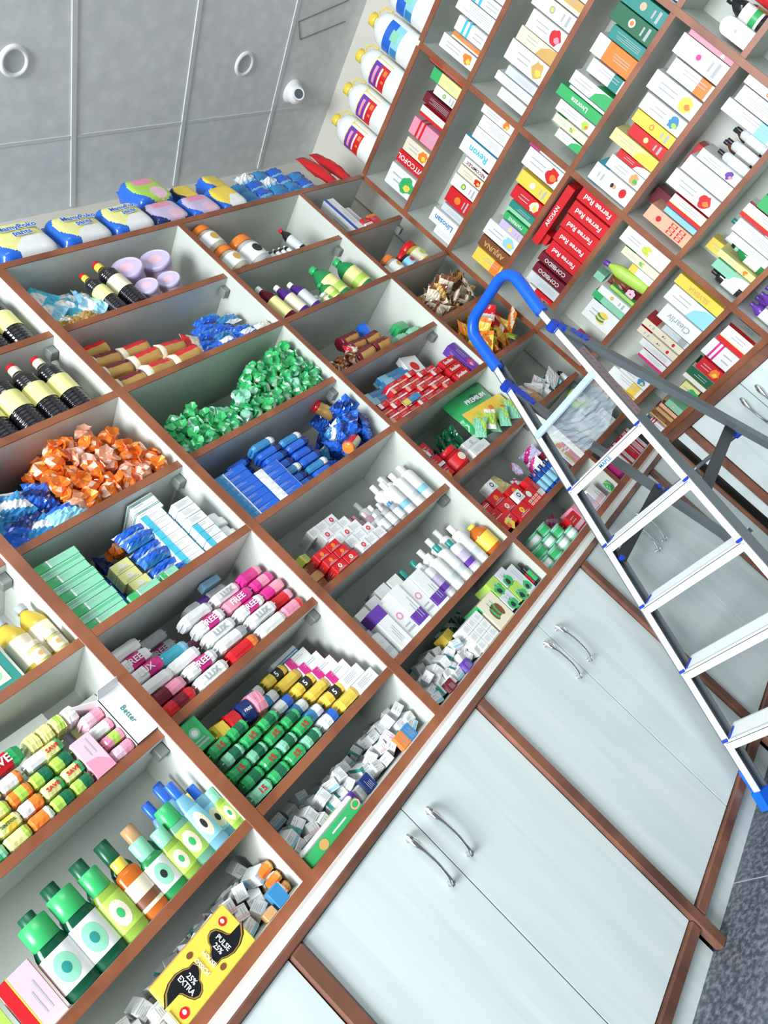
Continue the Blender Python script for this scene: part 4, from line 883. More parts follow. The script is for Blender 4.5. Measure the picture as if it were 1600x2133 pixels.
# ---- second row
for i, (u, v) in enumerate(((0.70, 0.06), (0.785, 0.05), (0.870, 0.06), (0.955, 0.05), (1.040, 0.055), (1.125, 0.06), (1.175, 0.14), (0.91, 0.15))):
    put(bottle(0.250, 0.044, 'BK', 'CR', 'PY' if i < 6 else 'W', 'ribbed'), 'syrup_bottle', 'A', u, v, zt('L1'), 'ribbed black bottle with pale yellow label, second row of the second bay', 'bottle', 'black bottles, second row')
for i, (u, v, z, r) in enumerate(((1.305, 0.05, 0, 0), (1.435, 0.045, 0, 0.1), (1.56, 0.04, 0, -0.1), (1.31, 0.06, 0.068, 0.08), (1.44, 0.06, 0.068, -0.06), (1.55, 0.06, 0.068, 0.12), (1.32, 0.08, 0.136, 0.1), (1.45, 0.09, 0.136, 0.0), (1.325, 0.10, 0.198, -0.08))):
    put(roll(0.122, 0.034, 'GO', 'R' if i % 3 else 'DR', 'CR', i % 3), 'wrapped_roll', 'A', u, v, zt('L1')+z, 'gold and red foil-wrapped roll lying in the stack, second row', 'roll', 'gold rolls, second row', r)
put(pouch(0.075, 0.15, 0.03, 'CR', 'R', 2, 'side', 1, 0.6), 'wrapper', 'A', 1.625, 0.04, zt('L1'), 'cream and red upright wrapper between gold rolls and blue packs', 'pouch', None, 0.2, -0.1, 0.5)
BP = [pouch(0.125, 0.058, 0.050, 'B', 'NV' if k else 'SB', k, 'diag', 1, 0.7) for k in range(3)]+[pouch(0.125, 0.058, 0.050, 'SB', 'W', 7, 'ends', 1, 0.7)]
n_ = 0
for j in range(5):
    for i in range(3):
        u = 1.70+0.055*max(0, j-1)+i*0.105
        if u > 1.95 or (j == 4 and i == 2): continue
        put(BP[(i+2*j) % 4], 'wrapped_pack', 'A', u, 0.03+0.02*j, zt('L1')+j*0.047, 'blue wrapped biscuit pack in the pile, second row of the third bay', 'pack', 'blue packs, second row', 0.12*((i*j) % 3-1), -0.25)
for i, u in enumerate((1.76, 1.87, 1.97)): put(pouch(0.115, 0.055, 0.035, 'B' if i < 2 else 'CR', 'W', 11+i, 'patch', 1, 0.6), 'wrapped_pack', 'A', min(u, 1.945), 0.016, zt('L1')+0.0, ('blue pack with white flowers lying along the front, second row' if i < 2 else 'cream wrapped pack at the front against the divider'), 'pack', None if i == 2 else 'blue flowered packs', -0.06, -0.2, 0.0)
for u, h, b_, lb_, l in ((2.115, 0.205, 'DR', 'PY', 'brown bottle with yellow-green label and white cap, nearest the divider'), (2.20, 0.18, 'PU', 'CR', 'dark purple bottle with cream label, second from the divider'), (2.275, 0.17, 'PU', 'SL', 'dark purple bottle with grey label, third from the divider')):
    put(bottle(h, 0.033, b_, 'W', lb_), 'juice_bottle', 'A', u, 0.038, zt('L1'), l, 'bottle', None, 0, 0, -0.06)
for u in (2.315, 2.372): put(jar(0.062, 0.024, 'PY', 'W', 'CR', 'G'), 'small_jar', 'A', u, 0.045, zt('L1'), 'small pale jar in front of the green bottles, second row', 'jar', 'small pale jars')
for u, h, v, l in ((2.395, 0.155, 0.14, 'green bottle half hidden at the back, second row'), (2.485, 0.215, 0.055, 'green bottle with yellow label, left of the front pair, second row'), (2.66, 0.215, 0.06, 'green bottle with yellow label against the right divider, second row'), (2.425, 0.12, 0.05, 'short green bottle with yellow label, second row')):
    put(bottle(h, 0.048 if h > 0.2 else 0.036, 'G', 'G', 'PY', 'round', mark='LG'), 'drink_bottle', 'A', u, v, zt('L1'), l, 'bottle', 'green bottles', 0, 0, -0.05)
put(bottle(0.12, 0.022, 'BK', 'W', 'CR'), 'small_bottle', 'A', 2.86, 0.05, zt('L1'), 'small dark bottle with white cap in the shadowed corner bay', 'bottle')
put(jar(0.12, 0.045, 'CR', 'OR', 'W', 'GO'), 'jar', 'A', 2.935, 0.06, zt('L1'), 'cream jar with orange lid in the shadowed corner bay', 'jar')
put(jar(0.105, 0.040, 'BK', 'R', 'LB', 'R'), 'jar', 'A', 3.045, 0.055, zt('L1'), 'dark jar with light blue label in the shadowed corner bay', 'jar')
put(jar(0.15, 0.055, 'Y', 'R', 'CR', 'LG'), 'jar', 'A', 3.165, 0.07, zt('L1'), 'yellow pickle jar with red lid in the corner bay', 'jar')
put(jar(0.13, 0.035, 'R', 'B', 'R', 'W'), 'jar', 'A', 3.255, 0.11, zt('L1'), 'red jar with blue lid beside the pickle jar', 'jar')

# ---- third row: heaps of twist-wrapped sweets
GS = [sweet('G', 0.0265, k, 'MT', 1) for k in range(5)]+[sweet('MT', 0.0265, 8, 'G', 1)]
heap(GS, 'twist_wrapped_sweet', 'green twist-wrapped sweet in the big heap, third row of the third bay', 'sweet', 'green sweets', 'A', 1.255, 2.00, 0.02, 0.27, zt('S3'), lambda t_: 0.145+0.03*math.sin(t_*11)+0.17*max(0, t_-0.50)/0.50, 0.054, 5, 0.76)
OS = [sweet('OR', 0.029, k, 'PE', 2) for k in range(5)]+[sweet('PE', 0.029, 9, 'OR', 2)]
heap(OS, 'twist_wrapped_sweet', 'orange foil sweet in the tall heap, third row of the second bay', 'sweet', 'orange sweets', 'A', 0.845, 1.205, 0.02, 0.27, zt('S3'), lambda t_: 0.11+0.21*math.sin(PI*min(1, 0.18+t_*0.78)), 0.057, 8, 0.76)
for i, (u, v, z) in enumerate(((0.84, 0.17, 0.03), (0.85, 0.19, 0.09), (0.87, 0.21, 0.15))): 
    o = put(sweet('OR', 0.030, i, 'R', 2), 'twist_wrapped_sweet', 'A', u, v, zt('S3')+z, 'orange foil sweet at the shaded left foot of the heap', 'sweet', 'orange sweets in shade', 0.5*i)
BL = [pouch(0.095, 0.075, 0.035, 'B', 'NV', k, 'diag', 1, 0.9) for k in range(3)]+[pouch(0.095, 0.075, 0.035, 'NV', 'B', 5, 'ends', 1, 0.9), pouch(0.095, 0.075, 0.035, 'SB', 'W', 6, 'diag', 1, 0.9)]
heap(BL, 'wrapped_pack', 'blue wrapped biscuit pack in the pile left of the orange sweets', 'pack', 'blue packs, third row', 'A', 0.645, 0.86, 0.02, 0.26, zt('S3')-0.02, lambda t_: 0.20-0.05*t_, 0.062, 4, 0.6, False, sv=0.05, tilt=0.35)
put(pouch(0.11, 0.06, 0.04, 'LB', 'B', 3, 'diag', 1, 0.8), 'wrapped_pack', 'A', 0.83, 0.016, zt('S3'), 'glossy light blue pack lying in front of the orange sweets', 'pack', None, -0.1, -0.1)
put(pouch(0.045, 0.09, 0.03, 'OR', 'CR', 3, 'half', 1, 0.6), 'sachet', 'A', 1.83, 0.18, zt('S3')+0.13, 'orange and cream sachet tucked behind the green sweets', 'sachet', None, 0, 0, 0.2)
heap([sweet('BR', 0.024, k, 'GO', 2) for k in range(3)], 'twist_wrapped_sweet', 'brown foil sweet in the low heap, third row of the fourth bay', 'sweet', 'brown sweets', 'A', 2.04, 2.22, 0.02, 0.27, zt('S3'), lambda t_: 0.085, 0.052, 3, 0.7)
for i, (u, v, z) in enumerate(((2.275, 0.05, 0), (2.395, 0.05, 0.0), (2.30, 0.07, 0.062), (2.41, 0.08, 0.062), (2.33, 0.10, 0.12))): put(roll(0.11, 0.031, 'GO', 'DR', 'DR', i % 3), 'wrapped_roll', 'A', u, v, zt('S3')+z*0.98, 'dark gold foil roll in the stack, third row of the fourth bay', 'roll', 'gold rolls, third row', 0.1*(i % 3-1))
put(pouch(0.07, 0.09, 0.03, 'CR', 'R', 6, 'side', 1, 0.9), 'wrapper', 'A', 2.215, 0.03, zt('S3'), 'cream and red wrapper in front of the brown sweets', 'pouch', None, 0, 0, 0.4)
put(roll(0.13, 0.030, 'B', 'B', 'B', 1, 1), 'wrapped_roll', 'A', 2.505, 0.12, zt('S3')+0.065, 'blue wrapped roll propped on end against green packs', 'roll', None, 0, 0, -1.2)
for i, (u, z) in enumerate(((2.60, 0), (2.70, 0), (2.655, 0.058))): put(soap(0.095, 0.06, 0.055, 'MT' if i != 2 else 'G', 'G', 'end', k=i)[0], 'wrapped_pack', 'A', u, 0.07, zt('S3')+z, 'green wrapped packet beside the right divider, third row', 'pack', 'green packets', 0.15)
SN = [pouch(0.075, 0.10, 0.02, 'CR', 'BR', k, 'ends', 1, 1.0) for k in range(3)]+[pouch(0.075, 0.10, 0.02, 'GO', 'CR', 4, 'diag', 1, 1.0), pouch(0.075, 0.10, 0.02, 'BR', 'GO', 5, 'diag', 1, 1.0)]
heap(SN, 'sachet', 'brown and cream sachet in the shadowed pile, third row, corner bay', 'sachet', 'brown sachets', 'A', 2.81, 3.28, 0.03, 0.26, zt('S3')+0.01, lambda t_: 0.09+0.10*t_, 0.060, 3, 0.55, tilt=1.2)
YS = [pouch(0.080, 0.11, 0.02, 'Y', 'OR', k, 'ends', 1, 1.0) for k in range(3)]+[pouch(0.080, 0.11, 0.02, 'OR', 'CR', 4, 'diag', 1, 1.0), pouch(0.08, 0.11, 0.02, 'LG', 'Y', 5, 'diag', 1, 1.0), pouch(0.08, 0.11, 0.02, 'R', 'W', 6, 'band', 1, 1.0)]
heap(YS, 'snack_sachet', 'yellow and orange snack sachet in the pile behind the blue hand rail', 'sachet', 'yellow snack sachets', 'A', 2.82, 3.28, 0.03, 0.26, zt('L2')+0.02, lambda t_: 0.14+0.10*t_, 0.065, 6, 0.5, tilt=1.2)
put(pouch(0.055, 0.09, 0.03, 'LG', 'Y', 3, 'ends', 1, 0.9), 'snack_sachet', 'A', 2.84, 0.015, zt('L2'), 'lime green sachet by the divider, below the hand rail', 'sachet')

# ---- fourth row
for i in range(9):
    z = zt('L2')+i*0.0262
    me, tm = carton(0.128, 0.12, 0.0255, 'MT', 'G', 'stripe' if i % 2 else 'side', 'W', None, 'W', i)
    put(me, 'soap_carton', 'A', 0.711+0.002*(i % 3), 0.02, z, 'mint green soap carton in the flat stack, fourth row of the second bay', 'box', 'mint green cartons', 0.01*(i % 3-1))
for i in range(3): put(carton(0.05, 0.05, 0.026, 'MT', 'W', 'band', 'W', None, 'W', i)[0], 'soap_carton', 'A', 0.672, 0.14+0.0*i, zt('L2')+0.16+i*0.027-0.16+0.0, 'small mint green carton at the back by the divider', 'box', 'small green cartons')
for i, (u, c) in enumerate(((0.815, 'MT'), (0.895, 'MT'), (0.87, 'MT'))):
    if i < 2: put(carton(0.10 if i == 0 else 0.055, 0.05, 0.024, 'MT', 'G', 'side', 'W', None, 'W', 20+i)[0], 'soap_carton', 'A', (0.835, 0.925)[i], 0.012, zt('L2'), 'mint green carton lying along the front edge, fourth row', 'box', 'mint green cartons in front')
put(soap(0.085, 0.05, 0.035, 'PK', 'CR', 'end', k=3)[0], 'soap_bar', 'A', 0.765, 0.15, zt('L2')+0.205, 'pale pink soap bar at the back, upper one', 'soap', None, 0.2); put(soap(0.085, 0.05, 0.035, 'PP', 'W', 'end', k=4)[0], 'soap_bar', 'A', 0.775, 0.14, zt('L2')+0.168, 'pale pink soap bar at the back, lower one', 'soap', None, -0.1)
put(soap(0.09, 0.05, 0.168, 'NV', 'B', 'none', k=5)[0], 'dark_pack', 'A', 0.77, 0.155, zt('L2'), 'dark navy pack standing behind the mint green cartons', 'pack')
put(pouch(0.045, 0.13, 0.03, 'B', 'B', 2, 'none', 1, 0.5), 'wrapped_pack', 'A', 0.808, 0.10, zt('L2')+0.03, 'bright blue narrow pack beside the mint green stack', 'pack', None, 0.3, -0.2, 0.1)
put(carton(0.035, 0.07, 0.02, 'OR', 'R', 'none', 'W')[0], 'soap_carton', 'A', 0.80, 0.065, zt('L2'), 'little orange carton between green and yellow ones', 'box')
for i, (u, z) in enumerate(((0.868, 0.0), (0.868, 0.036), (0.86, 0.072), (0.86, 0.108))): put(carton(0.062, 0.055, 0.0345, 'PY', 'W', 'logo', 'CR', None, 'W', i)[0], 'soap_carton', 'A', u, 0.068, zt('L2')+z, 'pale yellow carton in the small stack, fourth row of the second bay', 'box', 'pale yellow cartons')
for i in range(6): put(pouch(0.115, 0.040, 0.055, 'B', 'W' if i % 2 else 'SB', i % 3, 'ends', 1, 0.5), 'wrapped_pack', 'A', 0.955+0.004*(i % 2), 0.035+0.018*(i % 2), zt('L2')+0.0+i*0.036, 'blue wrapped pack in the stack left of the white toothpaste cartons', 'pack', 'blue packs, fourth row', 0.06*(i % 3-1), -0.2)
for i in range(4): put(pouch(0.08, 0.07, 0.04, 'NV', 'B', i % 3, 'diag', 1, 0.8), 'wrapped_pack', 'A', 0.86+0.05*(i % 2), 0.22, zt('L2')+0.03+0.05*i, 'dark blue pack deep in the shade, fourth row', 'pack', 'dark blue packs at the back', 0.3*i)
put(sweet('OR', 0.026, 2, 'PE', 2), 'twist_wrapped_sweet', 'A', 0.905, 0.12, zt('L2')+0.165, 'single orange foil sweet on the yellow cartons, fourth row', 'sweet')
for i in range(7): put_carton('A', 1.035, 0.05, zt('L2')+i*0.031, 0.078, 0.17, 0.030, 'W', 'CY', 'side', 'white toothpaste carton in the left flat stack, fourth row', acc2='SL', seed=i, group='white toothpaste cartons, left stack', r=0.02*(i % 3-1))
for i in range(2): put_carton('A', 1.045, 0.06, zt('L2')+0.217+i*0.0305, 0.09, 0.16, 0.030, 'W', 'TL', 'stripe', 'white carton with teal bars crowning the left toothpaste stack', seed=i+9, group='white cartons crowning the stack', r=-0.05)
for i in range(6): put_carton('A', 1.115, 0.014, zt('L2')+i*0.0315, 0.066, 0.11, 0.0305, 'W', 'SB' if 2 < i else 'CY', 'side' if i < 3 else 'lines', 'white toothpaste carton in the right-hand stack with blue print, fourth row', acc2='CY', seed=i+30, group='white toothpaste cartons, right stack', r=0.03*(i % 2))
def tape_mesh():
    m = MB(); m.lathe([(0.018, 0), (0.047, 0), (0.0475, 0.003), (0.047, 0.026), (0.018, 0.026), (0.018, 0.0)], K('W'), 28, cap0=False, cap1=False); return m.mesh('tape_roll')
tp = cached('tape', tape_mesh)
for i in range(4): put(tp, 'tape_roll', 'A', 1.168-(0.004 if i % 2 else 0), 0.075+0.01*(i % 2), zt('L2')+0.0+i*0.0262, 'white roll of tape in the stack beside the divider, fourth row', 'tape', 'white tape rolls')
put(pouch(0.075, 0.05, 0.03, 'B', 'W', 3, 'ends', 1, 0.9), 'wrapped_pack', 'A', 1.165, 0.08, zt('L2')+0.106, 'small blue wrapped pack lying on the white tape rolls', 'pack', None, 0.2)
# third bay: flat stacks of blue cartons and bars
for i in range(7): put_carton('A', 1.325, 0.02, zt('L2')+i*0.0272, 0.128, 0.13, 0.0266, 'B', 'SB', 'side', 'blue carton with white end in the left stack, fourth row of the third bay', acc2='W', seed=i, group='blue cartons, left stack', r=0.012*(i % 3-1))
put_carton('A', 1.30, 0.12, zt('L2')+0.192, 0.09, 0.10, 0.03, 'NV', 'GY', 'band', 'dark navy carton at the back on the left stack', seed=3)
for i in range(5): put_carton('A', 1.448, 0.018, zt('L2')+i*0.0272, 0.112, 0.13, 0.0266, 'B', 'W', 'side', 'blue carton with white end in the right stack, fourth row of the third bay', acc2='W', seed=i+20, group='blue cartons, right stack', r=0.015*(i % 3-1))
BW = [soap(0.105, 0.055, 0.0335, 'B', 'NV', 'end', k=k)[0] for k in range(3)]+[soap(0.105, 0.055, 0.0335, 'SB', 'W', 'end', k=5)[0]]
for c in range(3):
    for i in range(7):
        if (c == 0 and i < 4) or (c == 2 and i == 6): continue
        u = (1.415, 1.535, 1.648)[c]; 
        put(BW[(i+c) % 4], 'wrapped_bar', 'A', u+(0.012*(i-4) if c == 0 else 0), 0.04+0.006*(i % 2)+(0.055 if c == 0 else 0), zt('L2')+(0.137 if c == 0 else 0)+(i-(4 if c == 0 else 0))*0.0342, 'glossy blue wrapped bar in the stacks, fourth row of the third bay', 'bar', 'blue wrapped bars', 0.05*((i+c) % 3-1))
heap(BL, 'wrapped_pack', 'blue wrapped pack in the loose pile against the divider, fourth row', 'pack', 'blue packs, fourth row right', 'A', 1.76, 2.005, 0.02, 0.27, zt('L2'), lambda t_: 0.06+0.17*t_, 0.068, 14, 0.62, sv=0.06, tilt=0.7)
put(roll(0.09, 0.028, 'GO', 'DR', 'R', 1), 'wrapped_roll', 'A', 1.925, 0.12, zt('L2')+0.20, 'gold and red foil roll standing on the blue pile', 'roll', None, 0.3, 0, 1.0)
put(roll(0.085, 0.024, 'CR', 'R', 'OR', 2), 'wrapped_roll', 'A', 1.825, 0.028, zt('L2')+0.002, 'cream and red roll with orange end at the front edge', 'roll', None, 0.2, 0, -0.25)
# fourth bay: red toothpaste cartons
for j in range(6):
    for i in range(7):
        u = 2.083+i*0.066+(0.01 if j % 2 else 0)
        hmax = 5 if 1 < i < 5 else (3 if i < 2 else 4)
        if j > hmax or u > 2.56: continue
        put_carton('A', u, 0.014+0.004*((i+j) % 3), zt('L2')+j*0.0265, 0.063, 0.19, 0.0258, 'R', 'W' if (i+j) % 2 else 'PE', 'band' if (i+j) % 3 else 'side', 'red toothpaste carton with its end to the front, fourth row of the fourth bay', acc2='OR', seed=(i*j) % 4, group='red toothpaste cartons')
for i, (u, z, r, v, t_) in enumerate(((2.16, 0.118, 0.15, 0.05, 0), (2.36, 0.172, 0.1, 0.08, 0), (2.37, 0.205, 0.12, 0.1, 0), (2.15, 0.152, 0.25, 0.06, 0))): put_carton('A', u, v, zt('L2')+z, 0.20, 0.038, 0.031, 'SB', 'LB', 'side', 'blue toothpaste carton lying across the red ones', acc2='MT', seed=i, group='blue toothpaste cartons', r=r)
put_carton('A', 2.23, 0.006, zt('L2')+0.033, 0.11, 0.008, 0.026, 'SB', 'Y', 'side', 'small blue carton lying at the very front on red ones', acc2='Y', seed=9, r=0.0)
put_carton('A', 2.51, 0.10, zt('L2')+0.115, 0.105, 0.035, 0.135, 'W', 'R', 'logo', 'white carton with a red round logo standing above the red ones', acc2='R', seed=2, r=0.05, tx=0, ty=0.25)
put_carton('A', 2.60, 0.15, zt('L2')+0.0, 0.085, 0.035, 0.24, 'SL', 'DR', 'logo', 'grey-white carton behind, next to the divider, fourth row', acc2='R', seed=2)
for i, z in enumerate((0.0, 0.042, 0.084)): put_carton('A', 2.615, 0.02, zt('L2')+z, 0.11, 0.10, 0.040, 'R', 'DR', 'none', 'red carton with slanting white lettering, right part of fourth row', text='Sesdine', tc='W', seed=i, group='red lettered cartons', r=0.04*(i-1))
put_carton('A', 2.726, 0.02, zt('L2'), 0.055, 0.05, 0.17, 'PU', 'MG', 'pic', 'purple and pink carton leaning at the divider, fourth row', acc2='LV', seed=3, ty=0.0)

# ---- fifth row
S5 = zt('S5')
# second bay: white soap bars with magenta bands
for i, (u, v, z, w_, c1, c2, st, tx_, r) in enumerate((
    (0.705, 0.03, 0.000, 0.10, 'R', 'DR', 'band', None, 0.05), (0.705, 0.035, 0.040, 0.10, 'DR', 'PK', 'half', None, 0.0), (0.70, 0.05, 0.082, 0.10, 'W', 'W', 'none', None, 0.1), (0.70, 0.05, 0.124, 0.105, 'W', 'MG', 'half', 'LUX', 0.05), (0.70, 0.06, 0.166, 0.10, 'W', 'MG', 'band', 'FREE', 0.0), (0.695, 0.07, 0.208, 0.10, 'W', 'W', 'none', None, 0.1),
    (0.82, 0.03, 0.0, 0.105, 'W', 'W', 'none', 'LUX', 0.0), (0.82, 0.032, 0.042, 0.105, 'W', 'MG', 'band', 'FREE', 0.05), (0.80, 0.06, 0.084, 0.10, 'W', 'W', 'none', None, -0.1), (0.815, 0.10, 0.126, 0.10, 'CY', 'LB', 'end', None, 0.2),
    (0.94, 0.03, 0.0, 0.105, 'R', 'OR', 'end', None, 0.0), (0.94, 0.032, 0.042, 0.105, 'W', 'GY', 'end', None, 0.1), (0.935, 0.05, 0.084, 0.105, 'W', 'W', 'none', 'LUX', 0.0), (0.935, 0.06, 0.126, 0.105, 'W', 'MG', 'band', 'FREE', -0.05), (0.93, 0.07, 0.168, 0.105, 'W', 'W', 'none', None, 0.1),
    (1.06, 0.03, 0.0, 0.105, 'W', 'W', 'none', None, 0.05), (1.06, 0.03, 0.042, 0.105, 'W', 'W', 'none', 'LUX', 0.0), (1.055, 0.045, 0.084, 0.105, 'W', 'MG', 'band', 'FREE', 0.0), (1.05, 0.06, 0.126, 0.105, 'PK', 'MG', 'half', 'FREE', -0.1), (1.05, 0.08, 0.168, 0.105, 'W', 'W', 'none', 'LUX', 0.1),
    (1.158, 0.04, 0.0, 0.085, 'PK', 'R', 'end', None, 0.1), (1.155, 0.05, 0.042, 0.085, 'R', 'PK', 'end', None, 0.0), (1.155, 0.05, 0.084, 0.085, 'MG', 'PK', 'half', None, -0.1), (1.155, 0.06, 0.126, 0.085, 'MG', 'PK', 'band', None, 0.0), (1.15, 0.07, 0.168, 0.085, 'MG', 'PK', 'end', None, 0.1),
    (1.00, 0.17, 0.168, 0.10, 'W', 'PU', 'half', None, 0.0), (1.00, 0.16, 0.208, 0.10, 'W', 'PU', 'half', None, 0.1), (0.905, 0.18, 0.126, 0.10, 'PK', 'MG', 'end', None, -0.1), (1.08, 0.17, 0.208, 0.09, 'SL', 'W', 'end', None, 0.2), (0.80, 0.18, 0.0, 0.10, 'CY', 'LB', 'band', None, 0.0),
    (0.815, 0.18, 0.168, 0.10, 'W', 'MG', 'band', 'FREE', -0.2), (0.82, 0.18, 0.21, 0.10, 'W', 'W', 'none', None, 0.0))):
    nm_ = {'W': 'white', 'R': 'red', 'DR': 'maroon', 'CY': 'cyan', 'PK': 'pink', 'MG': 'magenta', 'SL': 'silver grey'}[c1]
    lb = (nm_+' soap bar with '+('a '+CN[c2]+' band' if st == 'band' else CN[c2]+' end' if st in ('end', 'half') and c1 != c2 else 'plain wrapper')+(', lettered' if tx_ else '')+', fifth row, second bay')
    put_soap('A', u, v, S5+z, w_, 0.062, 0.0405, c1, c2, st, lb, tx_, 'W' if c2 == 'MG' else 'GY', r, 'soap bars, fifth row', k=i)
put_carton('A', 0.755, 0.17, S5+0.13, 0.055, 0.07, 0.13, 'NV', 'Y', 'side', 'dark carton with yellow side behind the white soap bars', seed=3) ; put_carton('A', 1.075, 0.15, S5+0.25, 0.075, 0.03, 0.024, 'LB', 'W', 'lines', 'small light blue carton on top of the soap heap', seed=3, r=0.2)
for i in range(3): put_soap('A', 0.82+0.0*i, 0.12, S5+0.0+0.042*i, 0.09, 0.055, 0.04, 'DR', 'PK', 'end', 'dark pink soap bar half hidden behind the white ones', None, 'W', 0, 'hidden pink bars', k=i)
# third bay
for i, (u, z, c, w_) in enumerate(((1.29, 0.0, 'BR', 0.07), (1.30, 0.032, 'TN', 0.07), (1.295, 0.064, 'BR', 0.07))): put_carton('A', u, 0.06, S5+z, w_, 0.12, 0.031, c, 'GO', 'side', CN[c]+' carton low by the left divider, '+('bottom' if i == 0 else 'middle' if i == 1 else 'top')+' of its stack, fifth row', acc2='OR', seed=i)
for i in range(4): put_carton('A', 1.315, 0.16, S5+0.0+i*0.042, 0.085, 0.10, 0.041, 'SB', 'CY', 'side', 'steel blue carton stacked at the back, fifth row of the third bay', acc2='CY', seed=i, group='steel blue cartons')
for i in range(2): put_carton('A', 1.275, 0.17, S5+0.17+i*0.036, 0.07, 0.10, 0.035, 'LG', 'G', 'side', 'lime green carton at the back on top of blue ones', acc2='Y', seed=i, group='lime cartons at the back')
for j in range(3):
    for i in range(2): put_carton('A', 1.372+0.058*i-0.01*j, 0.014, S5+j*0.033, 0.055, 0.10, 0.032, 'R', 'W' if j == 0 else 'OR', 'logo', 'red carton in the small front stack, fifth row of the third bay', acc2='OR', seed=i+j, group='red cartons, fifth row')
put_carton('A', 1.335, 0.07, S5+0.10, 0.05, 0.06, 0.034, 'LG', 'Y', 'side', 'lime carton lying between red and blue ones', acc2='W', seed=4, r=0.5)
for i in range(2): put_carton('A', 1.475, 0.09, S5+i*0.042, 0.08, 0.06, 0.041, 'SB', 'B', 'lines', 'blue carton right of the red stack, '+('lower' if i == 0 else 'upper'), seed=i)
for j in range(5):
    for i in range(3): put_carton('A', 1.505+0.048*i-0.012*j+(0.005 if j % 2 else 0), 0.016+0.02*j+0.003*i, S5+j*0.0385, 0.046, 0.09, 0.038, 'W', 'R' if (i+j) % 3 == 0 else 'SL', 'logo' if (i+j) % 3 == 0 else 'lines', 'white cosmetic carton in the stepped stack, fifth row of the third bay', acc2='PK', seed=(i+2*j) % 4, group='white cosmetic cartons, fifth row')
for i, (u, v, h, b_, c) in enumerate(((1.655, 0.04, 0.085, 'SL', 'W'), (1.70, 0.04, 0.09, 'SL', 'PP'), (1.745, 0.04, 0.085, 'SL', 'SB'), (1.675, 0.10, 0.125, 'PP', 'PP'), (1.72, 0.10, 0.13, 'SL', 'W'), (1.765, 0.11, 0.12, 'SL', 'W'), (1.64, 0.14, 0.145, 'PK', 'PK'), (1.69, 0.17, 0.15, 'PP', 'PK'))):
    put(bottle(h, 0.020, b_, c, 'W', 'square', 0.7), 'toiletry_bottle', 'A', u, v, S5, ('pink' if b_ == 'PK' else 'clear')+' toiletry bottle in the cluster of small ones, fifth row', 'bottle', 'small toiletry bottles')
for i, (u, v, h) in enumerate(((1.80, 0.05, 0.16), (1.865, 0.05, 0.165), (1.925, 0.05, 0.17), (1.972, 0.09, 0.175), (1.83, 0.13, 0.19), (1.90, 0.14, 0.20), (1.96, 0.19, 0.205))): put(bottle(h, 0.030, 'W', 'W', 'W', 'square', 0.72, False, 'SL' if i % 2 else 'LB'), 'white_bottle', 'A', u, v, S5, 'white plastic lotion bottle at the right of the fifth row', 'bottle', 'white lotion bottles, fifth row')
put(bottle(0.19, 0.026, 'W', 'SL', 'W', 'square', 0.8, False), 'white_bottle', 'A', 1.77, 0.20, S5, 'grey-capped white bottle at the back of the fifth row', 'bottle')
# fourth bay
for i, (u, z, l) in enumerate(((2.075, 0.0, 'bottom'), (2.08, 0.058, 'middle'), (2.075, 0.116, 'top'))): put_carton('A', u, 0.04, S5+z, 0.085, 0.09, 0.057, 'R', 'W' if i else 'OR', 'pic' if i != 1 else 'band', 'red box by the left divider, '+l+' of three, fifth row of the fourth bay', acc2='R', seed=i)
put(jar(0.105, 0.052, 'R', 'R', 'R', 'CR'), 'red_tub', 'A', 2.19, 0.065, S5, 'round red tub with white mark in front of the dark packs', 'tub'); put_carton('A', 2.20, 0.125, S5, 0.10, 0.06, 0.05, 'OR', 'Y', 'logo', 'orange box tucked behind the round red tub', seed=2)
for i, (u, v, z) in enumerate(((2.17, 0.20, 0.02), (2.24, 0.20, 0.03), (2.20, 0.21, 0.09), (2.28, 0.19, 0.08), (2.32, 0.2, 0.02))): put(pouch(0.085, 0.08, 0.035, 'BK', 'GY', i % 3, 'diag', 1, 1.0), 'dark_sachet', 'A', u, v, S5+z, 'dark crumpled pack in the shade, fifth row of the fourth bay', 'pouch', 'dark packs', 0.4*i, 0.2*i-0.4)
for j in range(2): put_carton('A', 2.32+0.008*j, 0.02+0.02*j, S5+0.041*j, 0.13-0.02*j, 0.06, 0.040, 'W', 'GY', 'logo' if j else 'lines', ('upper' if j else 'lower')+' white carton lying below the green sachets', acc2='SL', seed=j, r=0.04)
LS = [pouch(0.050, 0.115, 0.016, 'MT', 'LG', k, 'diag', 1, 1.0) for k in range(3)]+[pouch(0.050, 0.115, 0.016, 'LG', 'W', 3, 'ends', 1, 1.0)]
for i in range(12): put(LS[i % 4], 'leaf_sachet', 'A', 2.37+0.030*i, 0.015+0.010*(i % 3), S5+(0.03 if i < 4 else 0.0)+0.008*(i % 3), 'light green foil sachet leaning in the bunch, fifth row of the fourth bay', 'sachet', 'light green sachets', 0.3*(i % 3-1), -0.3, 0.95-0.03*i)
for i in range(6): put(pouch(0.08, 0.10, 0.03, 'DG', 'G', i % 3, 'diag', 1, 1.0), 'dark_green_sachet', 'A', 2.33+0.05*(i % 3), 0.17, S5+0.04+0.06*(i//3), 'dark green sachet behind the light ones', 'sachet', 'dark green sachets', 0.3*i, 0.3)
def chips():
    me = pouch(0.30, 0.25, 0.06, 'G', 'Y', 4, 'none', 1, 0.35)
    return me
t = thing('snack_bag', 'big green crisp bag with yellow picture leaning in the fifth row', 'bag', (2.590, 0.060, S5+0.045), (-0.10, 0.10, -0.08))
o = bpy.data.objects.new('bag', cached('chips', chips)); C.objects.link(o); o.parent = t
m = MB(); F_ = (Vector((-0.14, -0.009, 0)), Vector((1, 0, 0)), Vector((0, 0, 1)), 0.28, 0.22); rnd_ = random.Random(4)
